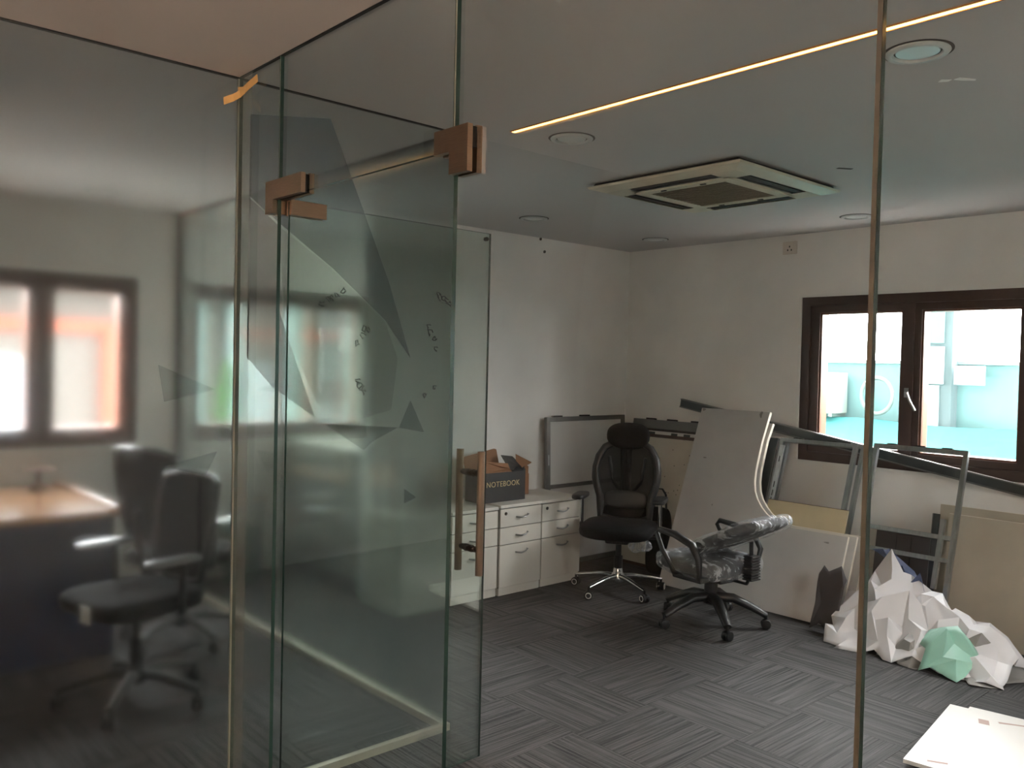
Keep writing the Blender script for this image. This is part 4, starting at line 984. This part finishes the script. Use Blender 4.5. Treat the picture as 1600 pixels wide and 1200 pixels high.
# ------------------------------------------------------------------ outside
struct(obj('ground_outside', bx(-30, 30, -30, 30, -0.5, -0.3), 'ext_ground'), 'paved yard outside the windows')
nw = tag(empty('yard_wall', (-2.5, 8.2, -0.3)), 'pale aqua yard wall outside the office window', 'wall')
obj('wall', bx(-4, 4, 0, 0.2, 0, 1.93), 'ext_wall', nw)
obj('coping', bx(-4, 4, -0.03, 0.23, 1.93, 1.96), 'ext_panel', nw)
obj('recess_panel', bx(0.73, 1.2, -0.02, 0.0, 1.34, 1.42), 'ext_panel', nw)
pw = tag(empty('yard_pillar', (-3.16, 8.05, -0.3)), 'grey pillar with white boards outside the office window', 'pillar')
obj('pillar', bx(-0.15, 0.13, 0, 0.14, 0, 3.4), 'ext_pillar', pw)
obj('board', bx(-0.13, 0.065, -0.03, 0.0, 1.75, 2.09), 'ext_panel', pw)
obj('board', bx(0.16, 0.41, -0.03, 0.0, 1.75, 1.92), 'ext_panel', pw)
obj('board', bx(-0.13, 0.03, -0.02, 0.0, 1.35, 1.74), 'ext_panel', pw)
obj('notice', bx(-0.07, 0.06, -0.015, 0.0, 2.12, 2.45), 'ext_wall', pw)
tp = tag(empty('teal_tarp', (-2.6, 7.0, -0.3)), 'bright teal tarpaulin sheet along the yard wall', 'tarp')
bm = bm_new(); n = 30; rows = []
for j in range(9):
    row = []
    for i in range(n+1):
        x = -3.2+6.4*i/n; v = j/8
        row.append(bm.verts.new((x, 1.0*v+0.03*math.sin(i*1.3), 0.55+0.83*v+0.05*noise.noise((x*1.2, v*3, 0)))))
    rows.append(row)
for a, b in zip(rows, rows[1:]):
    for i in range(n): bm.faces.new((a[i], a[i+1], b[i+1], b[i]))
tpo = obj('sheet', bm, 'tarp_teal', tp); md = tpo.modifiers.new('thickness', 'SOLIDIFY'); md.thickness = 0.004
obj('front_drop', bx(-3.2, 3.2, -0.01, 0.0, 0.0, 0.56), 'tarp_teal', tp)
un = tag(empty('outdoor_unit', (-4.24, 7.9, 0.80)), 'white outdoor air conditioner unit seen through the office window', 'air conditioner')
obj('casing', bx(-0.40, 0.20, 0, 0.25, 0.33, 0.73, 0.01), 'unit_white', un)
obj('fan_guard', lathe(bm_new(), [(0.16, 0), (0.17, 0.006), (0.15, 0.012), (0.0, 0.014)], 28, T(-0.19, 0.0, 0.53) @ R(PI/2, 'X')), 'unit_grey', un, smooth=50)
bm = bm_new()
for k, w in enumerate((0.11, 0.10, 0.05, 0.03)): bx(0.08-w/2, 0.08+w/2, -0.004, 0.0, 0.69-k*0.045, 0.70-k*0.045, bm=bm)
obj('nameplate', bm, 'unit_grey', un)
bm = bm_new()
for x in (-0.35, 0.15): bx(x-0.02, x+0.02, 0.0, 0.28, 0.30, 0.33, bm=bm)
split_parts(obj('bracket', bm, 'unit_grey', un))
obj('coiled_pipe', tube(bm_new(), [(0.55+0.15*math.cos(2*PI*k/24), 0.12, 0.52+0.17*math.sin(2*PI*k/24)) for k in range(24)], 0.02, 8, closed=True), 'unit_grey', un, smooth=60)
# neighbouring house beyond the cabin windows
gw = tag(empty('garden_wall', (3.6, 3.5, -0.3)), 'banded pale garden wall beyond the side window', 'wall')
for k, (z0, z1, mm) in enumerate(((0, 0.9, 'ext_wall'), (0.9, 1.35, 'ext_panel'), (1.35, 1.6, 'ext_pillar'), (1.6, 2.1, 'ext_wall'), (2.1, 2.3, 'ext_panel'), (2.3, 2.65, 'ext_pillar'))): obj('band', bx(0.0 if k % 2 else 0.03, 0.2, -4, 5, z0, z1), mm, gw)
nh = tag(empty('neighbour_house', (-10.5, 2.5, -0.3)), 'pale house with orange band seen through the cabin windows', 'building')
obj('wall', bx(-0.4, 0, -6, 6, 0, 2.55), 'ext_facade', nh)
obj('orange_band', bx(0.0, 0.05, -6, 1.2, 2.10, 2.22), 'ext_orange', nh)
obj('corner_post', bx(0.0, 0.08, 0.62, 0.78, 0, 2.12), 'ext_orange', nh)
for y in (-3.4, -2.0, -0.8): 
    w_ = obj('window', bx(0.0, 0.03, y, y+0.8, 0.9, 1.8), 'ext_panel', nh); obj('pane', bx(0.03, 0.035, y+0.06, y+0.74, 0.96, 1.74), 'ext_glass', w_)
obj('slate_panel', bx(0.0, 0.04, 1.3, 5.5, 0.6, 2.4), 'ext_slate', nh)
for y in (1.55, 2.05, 2.8, 3.5, 4.2): obj('column', bx(0.05, 0.2, y, y+0.16, 0, 2.5), 'ext_panel', nh)
obj('roof', bx(-0.6, 0.25, -6, 6, 2.55, 2.65), 'ext_panel', nh)
sh = tag(empty('garden_shrub', (-8.2, 3.62, -0.3)), 'green conical shrub outside the second cabin window', 'shrub')
obj('stem', tube(bm_new(), [(0, 0, 0), (0, 0, 1.0)], 0.03, 8), 'trunk_brown', sh)
bm = bm_new(); rnd = random.Random(2)
for k in range(420):
    z = rnd.uniform(0.5, 1.75); rr = 0.30*(1.8-z)/1.3*math.sqrt(rnd.random())+0.01; a = rnd.uniform(0, 2*PI)
    c = Vector((rr*math.cos(a), rr*math.sin(a), z)); d = Vector((rnd.uniform(-1, 1), rnd.uniform(-1, 1), rnd.uniform(0, 1))).normalized(); e = d.orthogonal().normalized()
    bm.faces.new([bm.verts.new(c+d*u+e*w) for u, w in ((0, 0), (0.05, 0.02), (0.11, 0), (0.05, -0.02))])
lf = obj('foliage', bm, 'leaf_green', sh); lf['kind'] = 'stuff'
